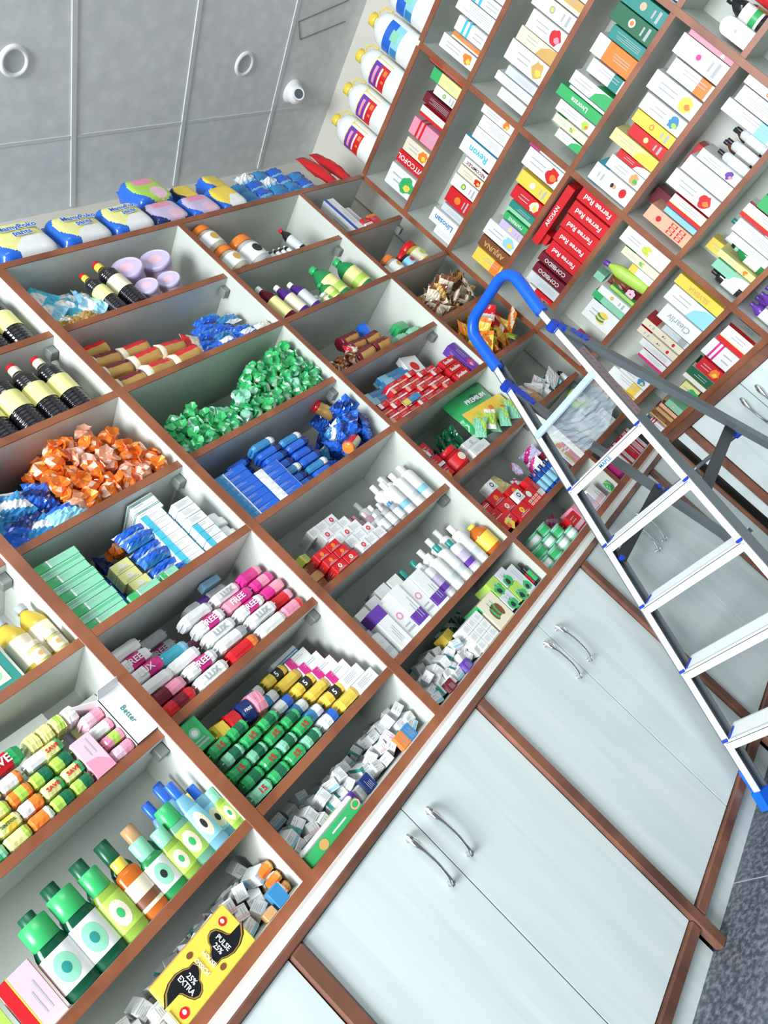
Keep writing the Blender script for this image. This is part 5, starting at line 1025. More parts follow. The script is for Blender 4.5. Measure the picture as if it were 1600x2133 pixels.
rect(m, (Vector((-0.140, -0.0095, 0.02)), Vector((1, 0, 0)), Vector((0, 0, 1)), 0.28, 0.11), 0, 0, 1, 1, K('Y', 1))
for i in range(9): blob(m, F_, 0.1+0.1*i, 0.17+0.12*(i % 3), 0.07, 0.06, K('OR' if i % 2 else 'LG', 1), 0.001+0.0002*i, 10, rnd=rnd_)
blob(m, F_, 0.5, 0.80, 0.13, 0.08, K('DG'), 0.001); o = m.obj('printed_picture', t); 
q = bpy.data.objects.new('lettering', text_mesh('PREMIUM', 0.034, K('W'), Matrix(((1, 0, 0, 0.0), (0, 0, -1, -0.0105), (0, 1, 0, 0.165), (0, 0, 0, 1))), bold=True)); C.objects.link(q); q.parent = t
# corner bay, fifth row: papers and small bottles
put(pouch(0.13, 0.10, 0.03, 'TN', 'TN', 3, 'none', 0, 0.5), 'paper_bag', 'A', 2.93, 0.05, S5, 'tan paper packet in the dark corner bay', 'pouch', None, 0.1, -0.2, 0.2)
for i in range(7): put(pouch(0.09, 0.09, 0.012, 'W', 'PP' if i % 2 else 'SL', i % 4, 'diag', 0, 1.0), 'folded_leaflet', 'A', 2.90+0.042*i, 0.06+0.02*(i % 3), S5+(0.06 if i < 3 else 0.0)+0.02*(i % 2), 'crumpled white leaflet in the dark corner bay, fifth row', 'paper', 'white leaflets', 0.5*i, -0.5, 0.5)
for i in range(7): put(bottle(0.075+0.012*(i % 3), 0.015, 'BK', 'W' if i % 2 else 'TL', 'LB' if i % 3 else 'W'), 'small_bottle', 'A', 3.06+0.034*i, 0.07+0.04*(i % 2), S5, 'small white-capped medicine bottle in the dark corner bay', 'bottle', 'small bottles, corner bay')

# ---- sixth row
L3 = zt('L3')
# second bay: green and yellow soaps
GW = 0.092
for c in range(4):
    for j in range(5 if c < 2 else 4):
        if c == 3 and j > 2: continue
        t5 = (c+j) % 2 == 0
        put_soap('A', 0.700+c*0.066+0.01*(j % 2), 0.018+0.006*(j % 3), L3+j*0.0385, 0.062, 0.095, 0.0375, 'G' if (c+j) % 3 else 'MT', 'DG', 'band' if not t5 else 'none', 'green soap bar in the stack, sixth row of the second bay', '15' if t5 else None, 'R', 0.04*((c*j) % 3-1), 'green soap bars', k=c+j)
put_carton('A', 0.672, 0.03, L3+0.195, 0.062, 0.10, 0.085, 'G', 'MT', 'logo', 'plain green upright carton next to the left divider, sixth row', acc2='W', seed=3)
for i, (c1, c2, tx_) in enumerate((('Y', 'W', None), ('R', 'R', None), ('NV', 'NV', 'FREE'), ('PK', 'PP', None))): put_soap('A', 0.742+0.043*i, 0.05, L3+0.158+0.0*i, 0.041, 0.10, 0.072, c1 if i else 'Y', c2, 'none', CN[c1]+' bar of the banded four-pack lying across the green soap', tx_, 'W', 0.1, 'banded four-pack', ty=0.12, k=i)
for j in range(4): put_soap('A', 0.86+0.004*j, 0.12, L3+0.04+j*0.043, 0.10, 0.06, 0.042, 'Y', 'GO', 'end', 'yellow soap bar in the left stack behind, sixth row', '5' if j == 3 else None, 'BK', 0.15, 'yellow soap bars, left stack', k=j)
for j in range(6): put_soap('A', 1.035-0.012*j+0.03, 0.018+0.022*j, L3+j*0.040, 0.088, 0.07, 0.0395, 'Y', 'BK' if j % 2 else 'GO', 'band' if j % 2 else 'end', 'yellow soap bar in the long stack between blue and white ones, sixth row', '5' if j % 2 else None, 'W', 0.05, 'yellow soap bars, right stack', k=j)
for j in range(6): put_soap('A', 0.967-0.012*j+0.01, 0.018+0.022*j, L3+j*0.040, 0.062, 0.07, 0.0395, 'W' if j % 3 == 0 else 'SB', 'B' if j % 3 == 0 else 'W', 'half', 'blue and white soap bar in the stack left of the yellow ones, sixth row', None, 'W', 0.05, 'blue and white soap bars', k=j)
for j in range(6): put_carton('A', 0.905+0.004*j, 0.19, L3+j*0.04, 0.09, 0.06, 0.039, 'W', 'TL', 'swoosh', 'white carton with teal print behind the blue bars', acc2='TL', seed=j, group='white teal-printed cartons')
for j in range(6): put_carton('A', 1.142-0.010*j+0.0, 0.018+0.022*j, L3+j*0.038, 0.086, 0.08, 0.0372, 'W', 'MG' if j > 1 else 'SL', 'side' if j > 1 else 'lines', 'white carton with lilac edge in the stack against the right divider, sixth row', acc2='PP', seed=j, group='white lilac-edged cartons')
put_carton('A', 1.085, 0.17, L3+0.20, 0.10, 0.05, 0.055, 'SL', 'SB', 'stripe', 'silvery carton with blue stripe at the back, sixth row', seed=2, r=-0.1)
# third bay: lotion bottles and cartons
for i, (u, h) in enumerate(((1.345, 0.155), (1.405, 0.145), (1.462, 0.16), (1.52, 0.15), (1.578, 0.15))): put_carton('A', u, 0.02+0.006*(i % 2), L3, 0.056, 0.06, h, 'W', 'PU' if i in (0, 2, 4) else 'PK', 'top' if i in (0,) else 'logo' if i % 2 else 'band', 'white lotion carton standing in the front line, sixth row of the third bay', acc2='LV' if i % 2 == 0 else 'W', seed=i, group='white lotion cartons')
for i, (u, h) in enumerate(((1.36, 0.185), (1.425, 0.19), (1.49, 0.20), (1.555, 0.195))): put_carton('A', u, 0.10, L3, 0.056, 0.05, h, 'W', 'PU', 'band', 'taller white carton with violet panel in the second line, sixth row', acc2='LV', seed=i, group='white violet-panelled cartons')
for i, (u, v, h, c) in enumerate(((1.635, 0.045, 0.16, 'W'), (1.695, 0.045, 0.165, 'W'), (1.76, 0.05, 0.17, 'TL'), (1.82, 0.05, 0.15, 'TL'), (1.885, 0.055, 0.185, 'W'), (1.62, 0.12, 0.19, 'TL'), (1.69, 0.12, 0.19, 'TL'), (1.76, 0.13, 0.20, 'W'), (1.83, 0.13, 0.21, 'W'), (1.90, 0.14, 0.215, 'W'), (1.33, 0.20, 0.21, 'TL'), (1.285, 0.05, 0.12, 'GY'))):
    put(bottle(h, 0.030, 'W', c, 'LV' if i % 3 == 0 else 'W', 'square', 0.72, False, 'PU' if i % 3 == 0 else 'SL'), 'lotion_bottle', 'A', u, v, L3, 'white lotion bottle'+(' with teal cap' if c == 'TL' else ' with grey cap' if c == 'GY' else '')+(', back line' if v > 0.1 else ', front line')+', sixth row of the third bay', 'bottle', 'lotion bottles, sixth row '+c+str(v > 0.1))
put(bottle(0.13, 0.034, 'CY', 'LB', 'LB', 'square', 0.7), 'turquoise_bottle', 'A', 1.845, 0.1, L3+0.0, 'turquoise bottle among the white lotion bottles', 'bottle')
put(bottle(0.13, 0.040, 'OR', 'Y', 'Y', 'round'), 'amber_bottle', 'A', 1.962, 0.05, L3, 'amber bottle against the right divider, sixth row', 'bottle')
put_carton('A', 1.545, 0.20, L3, 0.075, 0.04, 0.21, 'SL', 'GY', 'band', 'grey-green carton standing alone at the back, sixth row', acc2='TL', seed=3)
# fourth bay: red boxes
for i, (u, v, z, w_, h, st, a) in enumerate(((2.10, 0.02, 0, 0.10, 0.06, 'pic', 'Y'), (2.205, 0.018, 0, 0.10, 0.055, 'logo', 'Y'), (2.31, 0.02, 0, 0.10, 0.075, 'win', 'W'), (2.085, 0.04, 0.061, 0.09, 0.05, 'band', 'W'), (2.18, 0.035, 0.056, 0.09, 0.05, 'logo', 'W'), (2.10, 0.06, 0.112, 0.085, 0.045, 'stripe', 'W'), (2.20, 0.06, 0.107, 0.09, 0.055, 'logo', 'OR'), (2.30, 0.05, 0.076, 0.09, 0.055, 'logo', 'OR'), (2.385, 0.03, 0.0, 0.045, 0.11, 'band', 'W'))):
    put_carton('A', u, v, L3+z, w_, 0.10, h, 'R', a, st, 'red box with '+CN[a]+' '+STW.get(st, 'print')+', stacked in the sixth row of the fourth bay', acc2='OR', seed=i, r=0.03*(i % 3-1), group='red boxes, sixth row')
for i, (u, z) in enumerate(((2.255, 0.056), (2.24, 0.163))): put_carton('A', u, 0.015 if i == 0 else 0.06, L3+z, 0.05, 0.02 if i == 0 else 0.05, 0.045, 'W', 'BK', 'logo', ('front' if i == 0 else 'top')+' small white box with dark rings on the red boxes', acc2='W', seed=i)
put(pouch(0.13, 0.09, 0.03, 'PY', 'Y', 3, 'none', 1, 0.5), 'yellow_pouch', 'A', 2.355, 0.11, L3+0.13, 'pale yellow pouch lying on the red boxes', 'pouch', None, 0.1, -0.3)
for i, u in enumerate((2.445, 2.492, 2.54, 2.588)): put(bottle(0.11, 0.021, 'B', 'NV', 'LB', 'square', 0.8), 'blue_bottle', 'A', u, 0.05, L3, 'small blue bottle right of the red boxes, sixth row', 'bottle', 'small blue bottles')
for i in range(6): put(pouch(0.09, 0.07, 0.03, ('PP', 'W', 'LV')[i % 3], 'MG', i % 4, 'diag', 1, 0.9), 'pink_pouch', 'A', 2.43+0.05*i, 0.12+0.02*(i % 2), L3+0.03+0.05*(i % 3), 'pink and white plastic pouch behind the blue bottles', 'pouch', 'pink and white pouches', 0.4*i)
for i in range(4): put(bottle(0.17, 0.026, 'NV', 'BK', 'TL'), 'dark_bottle', 'A', 2.20+0.09*i, 0.22, L3, 'dark bottle in deep shade at the back of the sixth row', 'bottle', 'dark bottles at the back')
for i in range(4): put_carton('A', 2.665+0.028*i, 0.03, L3, 0.026, 0.09, 0.14-0.01*i, ('DR', 'W', 'TN', 'PK')[i], 'W', 'stripe', ('maroon', 'white', 'tan', 'pink')[i]+' slim carton near the ladder rail, sixth row of the fourth bay', seed=i)
# corner bay lower rows (seen through the ladder)
for i in range(5): put_carton('A', 2.86+0.085*i, 0.04, L3, 0.08, 0.10, (0.12, 0.10, 0.15, 0.11, 0.09)[i], ('W', 'CR', 'W', 'SL', 'W')[i], ('GY', 'GO', 'LB', 'PU', 'SL')[i], 'lines', ('white', 'cream', 'white and light blue', 'silver grey', 'plain white')[i]+' box seen through the ladder, sixth row of corner bay', seed=i)
t = thing('round_pack', 'round green and white pack in the corner bay behind the ladder', 'pack', (3.16, 0.035, L3+0.16)); m = MB(); m.cyl((0, 0.03, 0.045), (0, 0, 0.045), 0.055, 0.055, K('LG'), 28); m.obj('body', t); m = MB(); m.cyl((0, 0.0, 0.045), (0, -0.002, 0.045), 0.034, 0.034, K('W'), 24); m.cyl((0.01, -0.002, 0.045), (0.01, -0.003, 0.04), 0.013, 0.013, K('DG'), 18); m.obj('label', t)
put_carton('A', 3.16, 0.03, L3+0.12, 0.15, 0.1, 0.04, 'SL', 'LB', 'lines', 'flat grey box under the round green pack', seed=3); 

# ---- lowest row
L4 = zt('L4')
WC = []
for k, (a, b_, c, ba, ac, st) in enumerate(((0.034, 0.034, 0.062, 'W', 'SL', 'lines'), (0.030, 0.036, 0.058, 'W', 'GY', 'lines'), (0.038, 0.032, 0.055, 'W', 'LB', 'band'), (0.034, 0.030, 0.060, 'W', 'SL', 'stripe'), (0.036, 0.034, 0.050, 'W', 'TL', 'side'), (0.032, 0.034, 0.060, 'W', 'PP', 'band'))):
    def mk(a=a, b_=b_, c=c, ba=ba, ac=ac, st=st, k=k):
        me = carton(a, b_, c, ba, ac, st, 'SL', None, 'W', 50+k)[0].copy(); me.transform(Matrix.Rotation(PI/2, 4, 'X') @ Matrix.Translation((0, -b_/2, -c/2))); return me
    WC.append(cached(('wc', k), mk))
heap(WC, 'medicine_carton', 'little white medicine carton in the jumbled heap, lowest row of the second bay', 'box', 'white medicine cartons, second bay', 'A', 0.66, 1.20, 0.05, 0.29, L4, lambda t_: 0.11+0.02*math.sin(t_*7), 0.043, 21, 0.80, sv=0.058, jit=0.15, tilt=0.35, rot=False)
for i, (u, c) in enumerate(((0.93, 'NV'), (1.135, 'SB'), (0.80, 'LG'), (1.10, 'OR'), (0.86, 'PU'), (0.70, 'BK'))): put_carton('A', u, 0.036, L4+(0.0 if c in ('SB', 'OR') else 0.0), 0.036, 0.02, 0.045, c, 'W', 'lines', 'small '+CN[c]+' carton among the white ones, lowest row of the second bay', seed=i)
heap(WC, 'medicine_carton', 'little white medicine carton in the heap, lowest row of the third bay', 'box', 'white medicine cartons, third bay', 'A', 1.27, 1.56, 0.03, 0.28, L4, lambda t_: 0.07+0.06*math.sin(PI*t_), 0.040, 33, 0.80, sv=0.055, jit=0.16, tilt=0.35, rot=False)
for i, (u, c) in enumerate(((1.345, 'DR'), (1.45, 'PU'))): put_carton('A', u, 0.012, L4, 0.034, 0.02, 0.035, c, 'W', 'lines', 'small '+CN[c]+' carton at the front of the third bay heap', seed=i)
for j in range(3):
    for i in range(3): put_carton('A', 1.560+0.037*i, 0.02, L4+j*0.036, 0.035, 0.06, 0.035, 'W', 'GY', 'lines', 'white carton with dark figures in the neat stack, lowest row of the third bay', seed=i+j, group='neat white cartons')
put_carton('A', 1.545, 0.09, L4+0.10, 0.06, 0.05, 0.035, 'Y', 'PY', 'none', 'small yellow box on the white cartons, lowest row', seed=3, r=0.3)
put_carton('A', 1.715, 0.02, L4, 0.10, 0.09, 0.115, 'CR', 'G', 'leaf', 'cream carton with brush-stroke leaf print, lowest row of the third bay', acc2='BR', seed=5)
for j in range(2):
    for i in range(2): put_carton('A', 1.800+0.064*i, 0.02, L4+j*0.068, 0.060, 0.08, 0.066, 'LG' if (i+j) % 2 else 'SL', 'G', 'pic', 'green and grey patterned carton, lowest row of the third bay', acc2='BK', seed=i*2+j, group='green patterned cartons')
put_carton('A', 1.916, 0.02, L4, 0.050, 0.08, 0.12, 'SL', 'G', 'pic', 'tall green and grey carton next to the black bottles', acc2='BK', seed=7)
for i, (u, c) in enumerate(((1.958, 'R'), (1.987, 'G'))): put(bottle(0.10, 0.013, 'BK', 'BK', c, 'square', 1, False), 'dark_vial', 'A', u, 0.04, L4, 'slim black bottle with '+CN[c]+' label by the divider, lowest row', 'bottle')
for i in range(3): put(pouch(0.09, 0.08, 0.02, 'DG', 'SL', i, 'diag', 1, 0.8), 'dark_sachet', 'A', 1.62+0.06*i, 0.2, L4+0.06, 'dark glossy sachet at the back of the lowest row', 'sachet', 'dark sachets, lowest row', 0.3*i)
t = thing('display_tray', 'green carton tray with white rim and gold emblem, lowest row of the second bay', 'tray', (0.757, 0.004, L4))
m = MB(); m.box(-0.102, 0.102, 0, 0.028, 0, 0.030, K('G'), b=0.002); m.box(-0.104, 0.104, 0.0275, 0.031, 0, 0.040, K('MT')); o = m.obj('body', t)
m = MB(); m.box(-0.104, 0.098, 0.003, 0.027, 0.0302, 0.046, K('W'), b=0.006); m.obj('rim', t)
m = MB(); Ff = (Vector((-0.102, -0.0005, 0)), Vector((1, 0, 0)), Vector((0, 0, 1)), 0.204, 0.03); blob(m, Ff, 0.28, 0.5, 0.48, 0.42, K('GO'), 0.0002); rect(m, Ff, 0.45, 0.45, 0.72, 0.60, K('W'), 0.0002); blob(m, Ff, 0.93, 0.6, 0.5, 0.4, K('PE'), 0.0002, inner=0.7); m.obj('print', t)
# fourth bay lowest: green tubs
for i, (u, v, z) in enumerate(((2.10, 0.06, 0), (2.18, 0.06, 0), (2.26, 0.06, 0), (2.14, 0.07, 0.045), (2.22, 0.07, 0.045), (2.30, 0.07, 0.045), (2.18, 0.08, 0.09), (2.26, 0.08, 0.09), (2.34, 0.06, 0.0))): put(tub(0.044, 0.039, 'MT', 'MT', 'G' if i % 2 else 'W', 0.96), 'green_tub', 'A', u, v, L4+z, 'flat mint green tub in the stack, lowest row of the fourth bay', 'tub', 'mint green tubs')
for i, (u, c) in enumerate(((2.42, 'R'), (2.50, 'PK'), (2.58, 'LV'), (2.66, 'W'))): put_carton('A', u, 0.04, L4, 0.075, 0.08, 0.075+0.012*(i % 2), c, 'PP', 'band', CN[c]+' box beside the mint tubs, lowest row of the fourth bay', acc2='W', seed=i)
put(pouch(0.10, 0.09, 0.03, 'MG', 'PP', 2, 'diag', 1, 0.8), 'pink_pouch', 'A', 2.44, 0.14, L4+0.03, 'pink pouch at the back above the mint tubs', 'pouch'); put(pouch(0.035, 0.05, 0.02, 'G', 'LG', 2, 'diag', 1, 0.8), 'green_sachet', 'A', 2.74, 0.012, L4, 'tiny green sachet at the foot of the divider', 'sachet')
for i, u in enumerate((2.83, 2.905, 2.99)): put(bottle(0.135, 0.028, 'PP' if i != 1 else 'MG', 'MG', 'W' if i == 2 else 'MG', 'square', 0.75), 'pink_bottle', 'A', u, 0.045, L4, ('first', 'second', 'third')[i]+' pink toiletry bottle from the left, seen through the ladder', 'bottle')
for i, (u, c) in enumerate(((3.07, 'W'), (3.13, 'R'), (3.19, 'PP'), (3.25, 'W'))): put_carton('A', u, 0.05, L4, 0.05, 0.06, 0.13, c, 'R', 'side', CN[c]+' upright carton '+('left' if u < 3.1 else 'right')+' of the pink bottles, lowest corner bay', acc2='MG', seed=i)

# ---- first bay (left edge of the picture)
put_carton('A', 0.405, 0.015, zt('L2'), 0.115, 0.10, 0.120, 'TL', 'W', 'none', 'dark green box with cream scalloped label, left edge, fourth row', seed=3)
m = MB(); Ff = (Vector((0.355, 0.0143, zt('L2')+0.012)), Vector((1, 0, 0)), Vector((0, 0, 1)), 0.072, 0.10)
m.quad((-0.036, 0, 0), (0.036, 0, 0), (0.036, 0, 0.085), (-0.036, 0, 0.085), K('CR')); Fg = (Vector((-0.036, 0, 0)), Vector((1, 0, 0)), Vector((0, 0, 1)), 0.072, 0.085)
blob(m, Fg, 0.5, 1.0, 0.46, 0.14, K('CR'), 0.0); blob(m, Fg, 0.62, 0.28, 0.22, 0.16, K('MT'), 0.0003, rnd=random.Random(2)); rect(m, Fg, 0.25, 0.78, 0.75, 0.84, INK, 0.0003)
lab_ = [o for o in C.objects if o.get('label', '').startswith('dark green box with cream')][0]
m.obj('label', lab_, (0, -0.001, 0.015))
for u, v, h, l in ((0.515, 0.06, 0.175, 'clear bottle of yellow oil, left of the pair, fourth row of the first bay'), (0.578, 0.07, 0.185, 'clear bottle of yellow oil next to the divider, fourth row of the first bay'), (0.455, 0.16, 0.16, 'clear bottle of yellow oil at the back, fourth row of the first bay')):
    put(bottle(h, 0.034, 'Y', 'GY', 'CR', 'round', capr=0.015), 'oil_bottle', 'A', u, v, zt('L2'), l, 'bottle', 'yellow oil bottles')
for i, u in enumerate((0.525, 0.575)): put(jar(0.065, 0.02, 'PY', 'CR', 'CR', 'GO'), 'small_jar', 'A', u, 0.022, zt('L2'), 'small cream jar in front of the oil bottles, '+('left' if i == 0 else 'right'), 'jar')
put_carton('A', 0.33, 0.03, zt('L2'), 0.02, 0.1, 0.11, 'DG', 'G', 'none', 'narrow dark green box at the left edge of the fourth row', seed=2)
# fifth row, first bay: soaps under an open white box
z5 = S5
t = thing('open_box', 'open white cardboard box with flaps and green lettering, fifth row of first bay', 'box', (0.5815, 0.012, z5+0.0005), (0.0, 0.0, 0.0))
m = MB(); 
hw_ = 0.032; bd = 0.16; bz = 0.150
for a in ((-hw_, -hw_+0.002, 0, bd, 0, bz), (hw_-0.002, hw_, 0, bd, 0, bz), (-hw_, hw_, 0, 0.002, 0, bz), (-hw_, hw_, bd-0.002, bd, 0, bz), (-hw_, hw_, 0, bd, 0, 0.002)): m.box(a[0], a[1], a[2], a[3], a[4], a[5], K('W'))
m.obj('body', t)
for nm_, pts_ in (('flap', [(-hw_, 0, bz), (hw_, 0, bz), (hw_-0.004, -0.034, bz+0.012), (-hw_+0.004, -0.034, bz+0.012)]), ('flap', [(hw_, 0.0, bz), (hw_, bd, bz), (hw_, bd-0.01, bz+0.06), (hw_, 0.01, bz+0.06)]), ('flap', [(-hw_, bd, bz), (-hw_, 0.0, bz), (-hw_-0.055, 0.01, bz+0.028), (-hw_-0.055, bd-0.01, bz+0.028)]), ('flap', [(hw_, bd, bz), (-hw_, bd, bz), (-hw_+0.006, bd+0.02, bz+0.06), (hw_-0.006, bd+0.02, bz+0.06)])):
    m = MB(); n_ = (Vector(pts_[1])-Vector(pts_[0])).cross(Vector(pts_[2])-Vector(pts_[0])).normalized()*0.0012; q = [Vector(p) for p in pts_]; m.add(q+[p+n_ for p in q], [(0, 1, 2, 3), (7, 6, 5, 4), (0, 4, 5, 1), (1, 5, 6, 2), (2, 6, 7, 3), (3, 7, 4, 0)], K('W')); m.obj(nm_, t)
q = bpy.data.objects.new('lettering', text_mesh('Better', 0.020, K('TL'), Matrix(((0, -1, 0, 0.0), (0, 0, -1, -0.001), (1, 0, 0, 0.075), (0, 0, 0, 1))) @ Matrix.Rotation(PI, 4, 'Z'))); C.objects.link(q); q.parent = t
q = bpy.data.objects.new('lettering', text_mesh('EXTRA LOCK', 0.020, K('R'), Matrix(((0, 0, -1, -hw_-0.001), (-1, 0, 0, 0.08), (0, 1, 0, 0.125), (0, 0, 0, 1))), bold=True)); C.objects.link(q); q.parent = t
def multi(u, v, z, w_, c1, c2, n, lab, tx_=None, tc='W', r=0.0, grp=None, h=0.043, d=0.065, ty=0.0):
    for j in range(n): put_soap('A', u+0.004*(j % 2), v+0.004*j, z+j*(h+0.001), w_, d, h, c1 if j % 2 == 0 or c2 is None else c1, c2 or c1, 'band' if j % 2 else 'end', lab, tx_ if j == 1 else None, tc, r+0.04*(j % 2), grp or lab, k=j, ty=ty)
def stk(u, w_, cs, n, lab, tx_=None, tc='W', h=0.036, d=0.070, v=0.016, z0=0.0, step=0.004):
    for j in range(n):
        c1, c2, st = cs[j % len(cs)]
        put_soap('A', u+0.003*(j % 2), v+step*j, z5+z0+j*(h+0.0012), w_, d, h, c1, c2, st, lab, tx_ if j % 2 == 1 else None, tc, 0.04*(j % 2), lab, k=j+int(u*50))
stk(0.520, 0.056, (('PP', 'PK', 'half'), ('PK', 'LG', 'band'), ('W', 'PK', 'end')), 4, 'pink and white soap bar in the stack left of the open white box')
put_carton('A', 0.462, 0.014, z5, 0.050, 0.05, 0.105, 'PP', 'PK', 'swoosh', 'pale pink upright carton between green and pink soap, fifth row', acc2='W', seed=4)
stk(0.407, 0.050, (('LG', 'DG', 'half'), ('PY', 'G', 'end')), 4, 'lime and green soap bar in the right lime stack, first bay', 'SAVE', 'R')
stk(0.355, 0.050, (('LG', 'DG', 'half'), ('PY', 'G', 'end')), 3, 'lime and green soap bar in the left lime stack, first bay', 'SAVE', 'R')
stk(0.301, 0.052, (('OR', 'W', 'end'), ('W', 'OR', 'half'), ('OR', 'LG', 'band'), ('W', 'OR', 'end')), 4, 'orange and white soap bar in the stack, fifth row of the first bay')
stk(0.245, 0.054, (('PY', 'LG', 'end'), ('PY', 'Y', 'band')), 4, 'pale yellow soap bar in the stack, fifth row of the first bay', 'SINTOL', 'DG')
stk(0.188, 0.054, (('G', 'MT', 'end'), ('G', 'R', 'band')), 4, 'green soap bar left of the pale yellow stack, fifth row')
stk(0.130, 0.054, (('MT', 'G', 'end'), ('G', 'W', 'band')), 3, 'mint soap bar at the left edge of the fifth row')
for i in range(4): put_soap('A', 0.395+0.033*i, 0.045, z5+0.150, 0.032, 0.10, 0.048, 'PY' if i < 3 else 'W', 'LG', 'none' if i != 2 else 'band', 'pale yellow bar of the row lying on the lime soap, first bay', None, 'W', 0.08, 'pale yellow bars on top', k=i)
put_soap('A', 0.305, 0.03, z5+0.152, 0.115, 0.055, 0.046, 'G', 'R', 'band', 'bright green wrapped bar lying over the orange soap', 'SAVE', 'W', 0.12, k=4); put_soap('A', 0.190, 0.03, z5+0.152, 0.09, 0.05, 0.042, 'CY', 'LB', 'end', 'cyan wrapped bar left of the bright green one', None, 'W', 0.2, k=5)
put_soap('A', 0.375, 0.03, z5+0.114, 0.060, 0.05, 0.034, 'W', 'BK', 'end', 'small white wrapped bar on the left lime stack', None, 'W', 0.1, k=6)
put_carton('A', 0.40, 0.150, z5+0.0, 0.15, 0.07, 0.245, 'W', 'SL', 'lines', 'plain white carton standing high at the back, fifth row of first bay', acc2='GY', seed=4, r=0.12)
put_carton('A', 0.56, 0.225, z5, 0.10, 0.07, 0.215, 'PY', 'LG', 'leaf', 'pale lime carton at the back right, fifth row of first bay', acc2='LG', seed=5); put_carton('A', 0.49, 0.235, z5, 0.06, 0.06, 0.235, 'LV', 'W', 'lines', 'lavender carton at the back beside the lime one', seed=6)
put_carton('A', 0.29, 0.14, z5, 0.06, 0.08, 0.215, 'SB', 'W', 'band', 'blue and white carton behind the orange soap', seed=8); put_carton('A', 0.21, 0.15, z5, 0.09, 0.08, 0.23, 'G', 'Y', 'pic', 'green and yellow box behind the pale yellow soap', acc2='OR', seed=8); put_carton('A', 0.13, 0.11, z5, 0.07, 0.08, 0.19, 'R', 'OR', 'band', 'red and orange box at the left edge behind the soap', acc2='OR', seed=8)
# sixth row, first bay: hair oil bottles
def oil(u, v, h, r_, b_, c, lb_, mk_, l, sy=0.6, st='square', capr=None, cat='bottle', grp=None): put(bottle(h, r_, b_, c, lb_, st, sy, True, mk_, capr or round(r_*0.60, 4)), 'hair_oil_bottle', 'A', u, v, L3, l, 'bottle', grp)
oil(0.168, 0.045, 0.180, 0.037, 'DG', 'G', 'W', 'TL', 'dark green oil bottle with white label, leftmost of the front line', 0.62, 'wide', 0.031); oil(0.236, 0.045, 0.185, 0.036, 'DG', 'G', 'W', 'TL', 'dark green oil bottle with white label, second in the front line', 0.62, 'wide', 0.030)
oil(0.300, 0.045, 0.175, 0.030, 'LG', 'G', 'LG', 'G', 'light green oil bottle with green flip cap, left of the amber one', 0.62, 'wide', 0.024); oil(0.357, 0.045, 0.150, 0.028, 'OR', 'Y', 'CR', 'BR', 'amber oil bottle with yellow cap and cream label', 0.6, 'square', 0.016); oil(0.412, 0.045, 0.150, 0.029, 'G', 'MT', 'W', 'BK', 'green oil bottle with white portrait label, right of the amber one', 0.6, 'wide', 0.020)
oil(0.460, 0.045, 0.135, 0.024, 'LG', 'MT', 'LG', 'G', 'slim light green oil bottle in the middle of the front line', 0.62, 'wide', 0.019); oil(0.503, 0.05, 0.165, 0.028, 'MT', 'G', 'LG', 'G', 'tall pale green oil bottle with wide green cap', 0.62, 'wide', 0.023)
m_o = [(0.175, 0.13, 0.205, 'DG'), (0.240, 0.14, 0.22, 'DG'), (0.31, 0.14, 0.215, 'DG'), (0.375, 0.15, 0.21, 'DG'), (0.44, 0.15, 0.195, 'TN')]
for i, (u, v, h, c) in enumerate(m_o): oil(u, v, h, 0.028, 'DG', c, 'DG', 'TL', 'dark green oil bottle '+('with tan cap ' if c == 'TN' else '')+'in the back line, sixth row, first bay', 0.6, 'wide', 0.018, 'bottle', 'dark oil bottles')
for i, (u, v, h, l) in enumerate(((0.548, 0.045, 0.195, 'front, left one'), (0.588, 0.065, 0.155, 'front, right one'), (0.545, 0.12, 0.215, 'middle line, left one'), (0.505, 0.14, 0.205, 'middle line, leftmost'), (0.565, 0.17, 0.225, 'back line'))): oil(u, v, h, 0.025, 'LB', 'B', 'LB', 'BK', 'clear light blue flask with blue cap, '+l+', sixth row', 0.6, 'taper', 0.0125, 'bottle', None)
oil(0.600, 0.015, 0.115, 0.016, 'LG', 'MT', 'LG', 'G', 'small pale green bottle in front at the divider', 0.6, 'wide', 0.012); oil(0.600, 0.13, 0.15, 0.02, 'CR', 'Y', 'CR', 'BR', 'cream bottle with portrait label and yellow cap against the divider', 0.6, 'wide', 0.014)
for i, (u, v, h, b_, c, lb_) in enumerate(((0.59, 0.23, 0.20, 'W', 'Y', 'W'), (0.53, 0.23, 0.19, 'W', 'W', 'W'))): oil(u, v, h, 0.022, b_, c, lb_, None, ('white bottle with yellow cap at the very back', 'white bottle with white cap at the very back')[i])
put_carton('A', 0.09, 0.03, L3, 0.07, 0.08, 0.13, 'PP', 'R', 'side', 'pink and red carton at the lower left edge of the picture', seed=5); put_carton('A', 0.01, 0.03, L3, 0.07, 0.08, 0.10, 'LG', 'W', 'band', 'light green box at the lower left corner', seed=6)
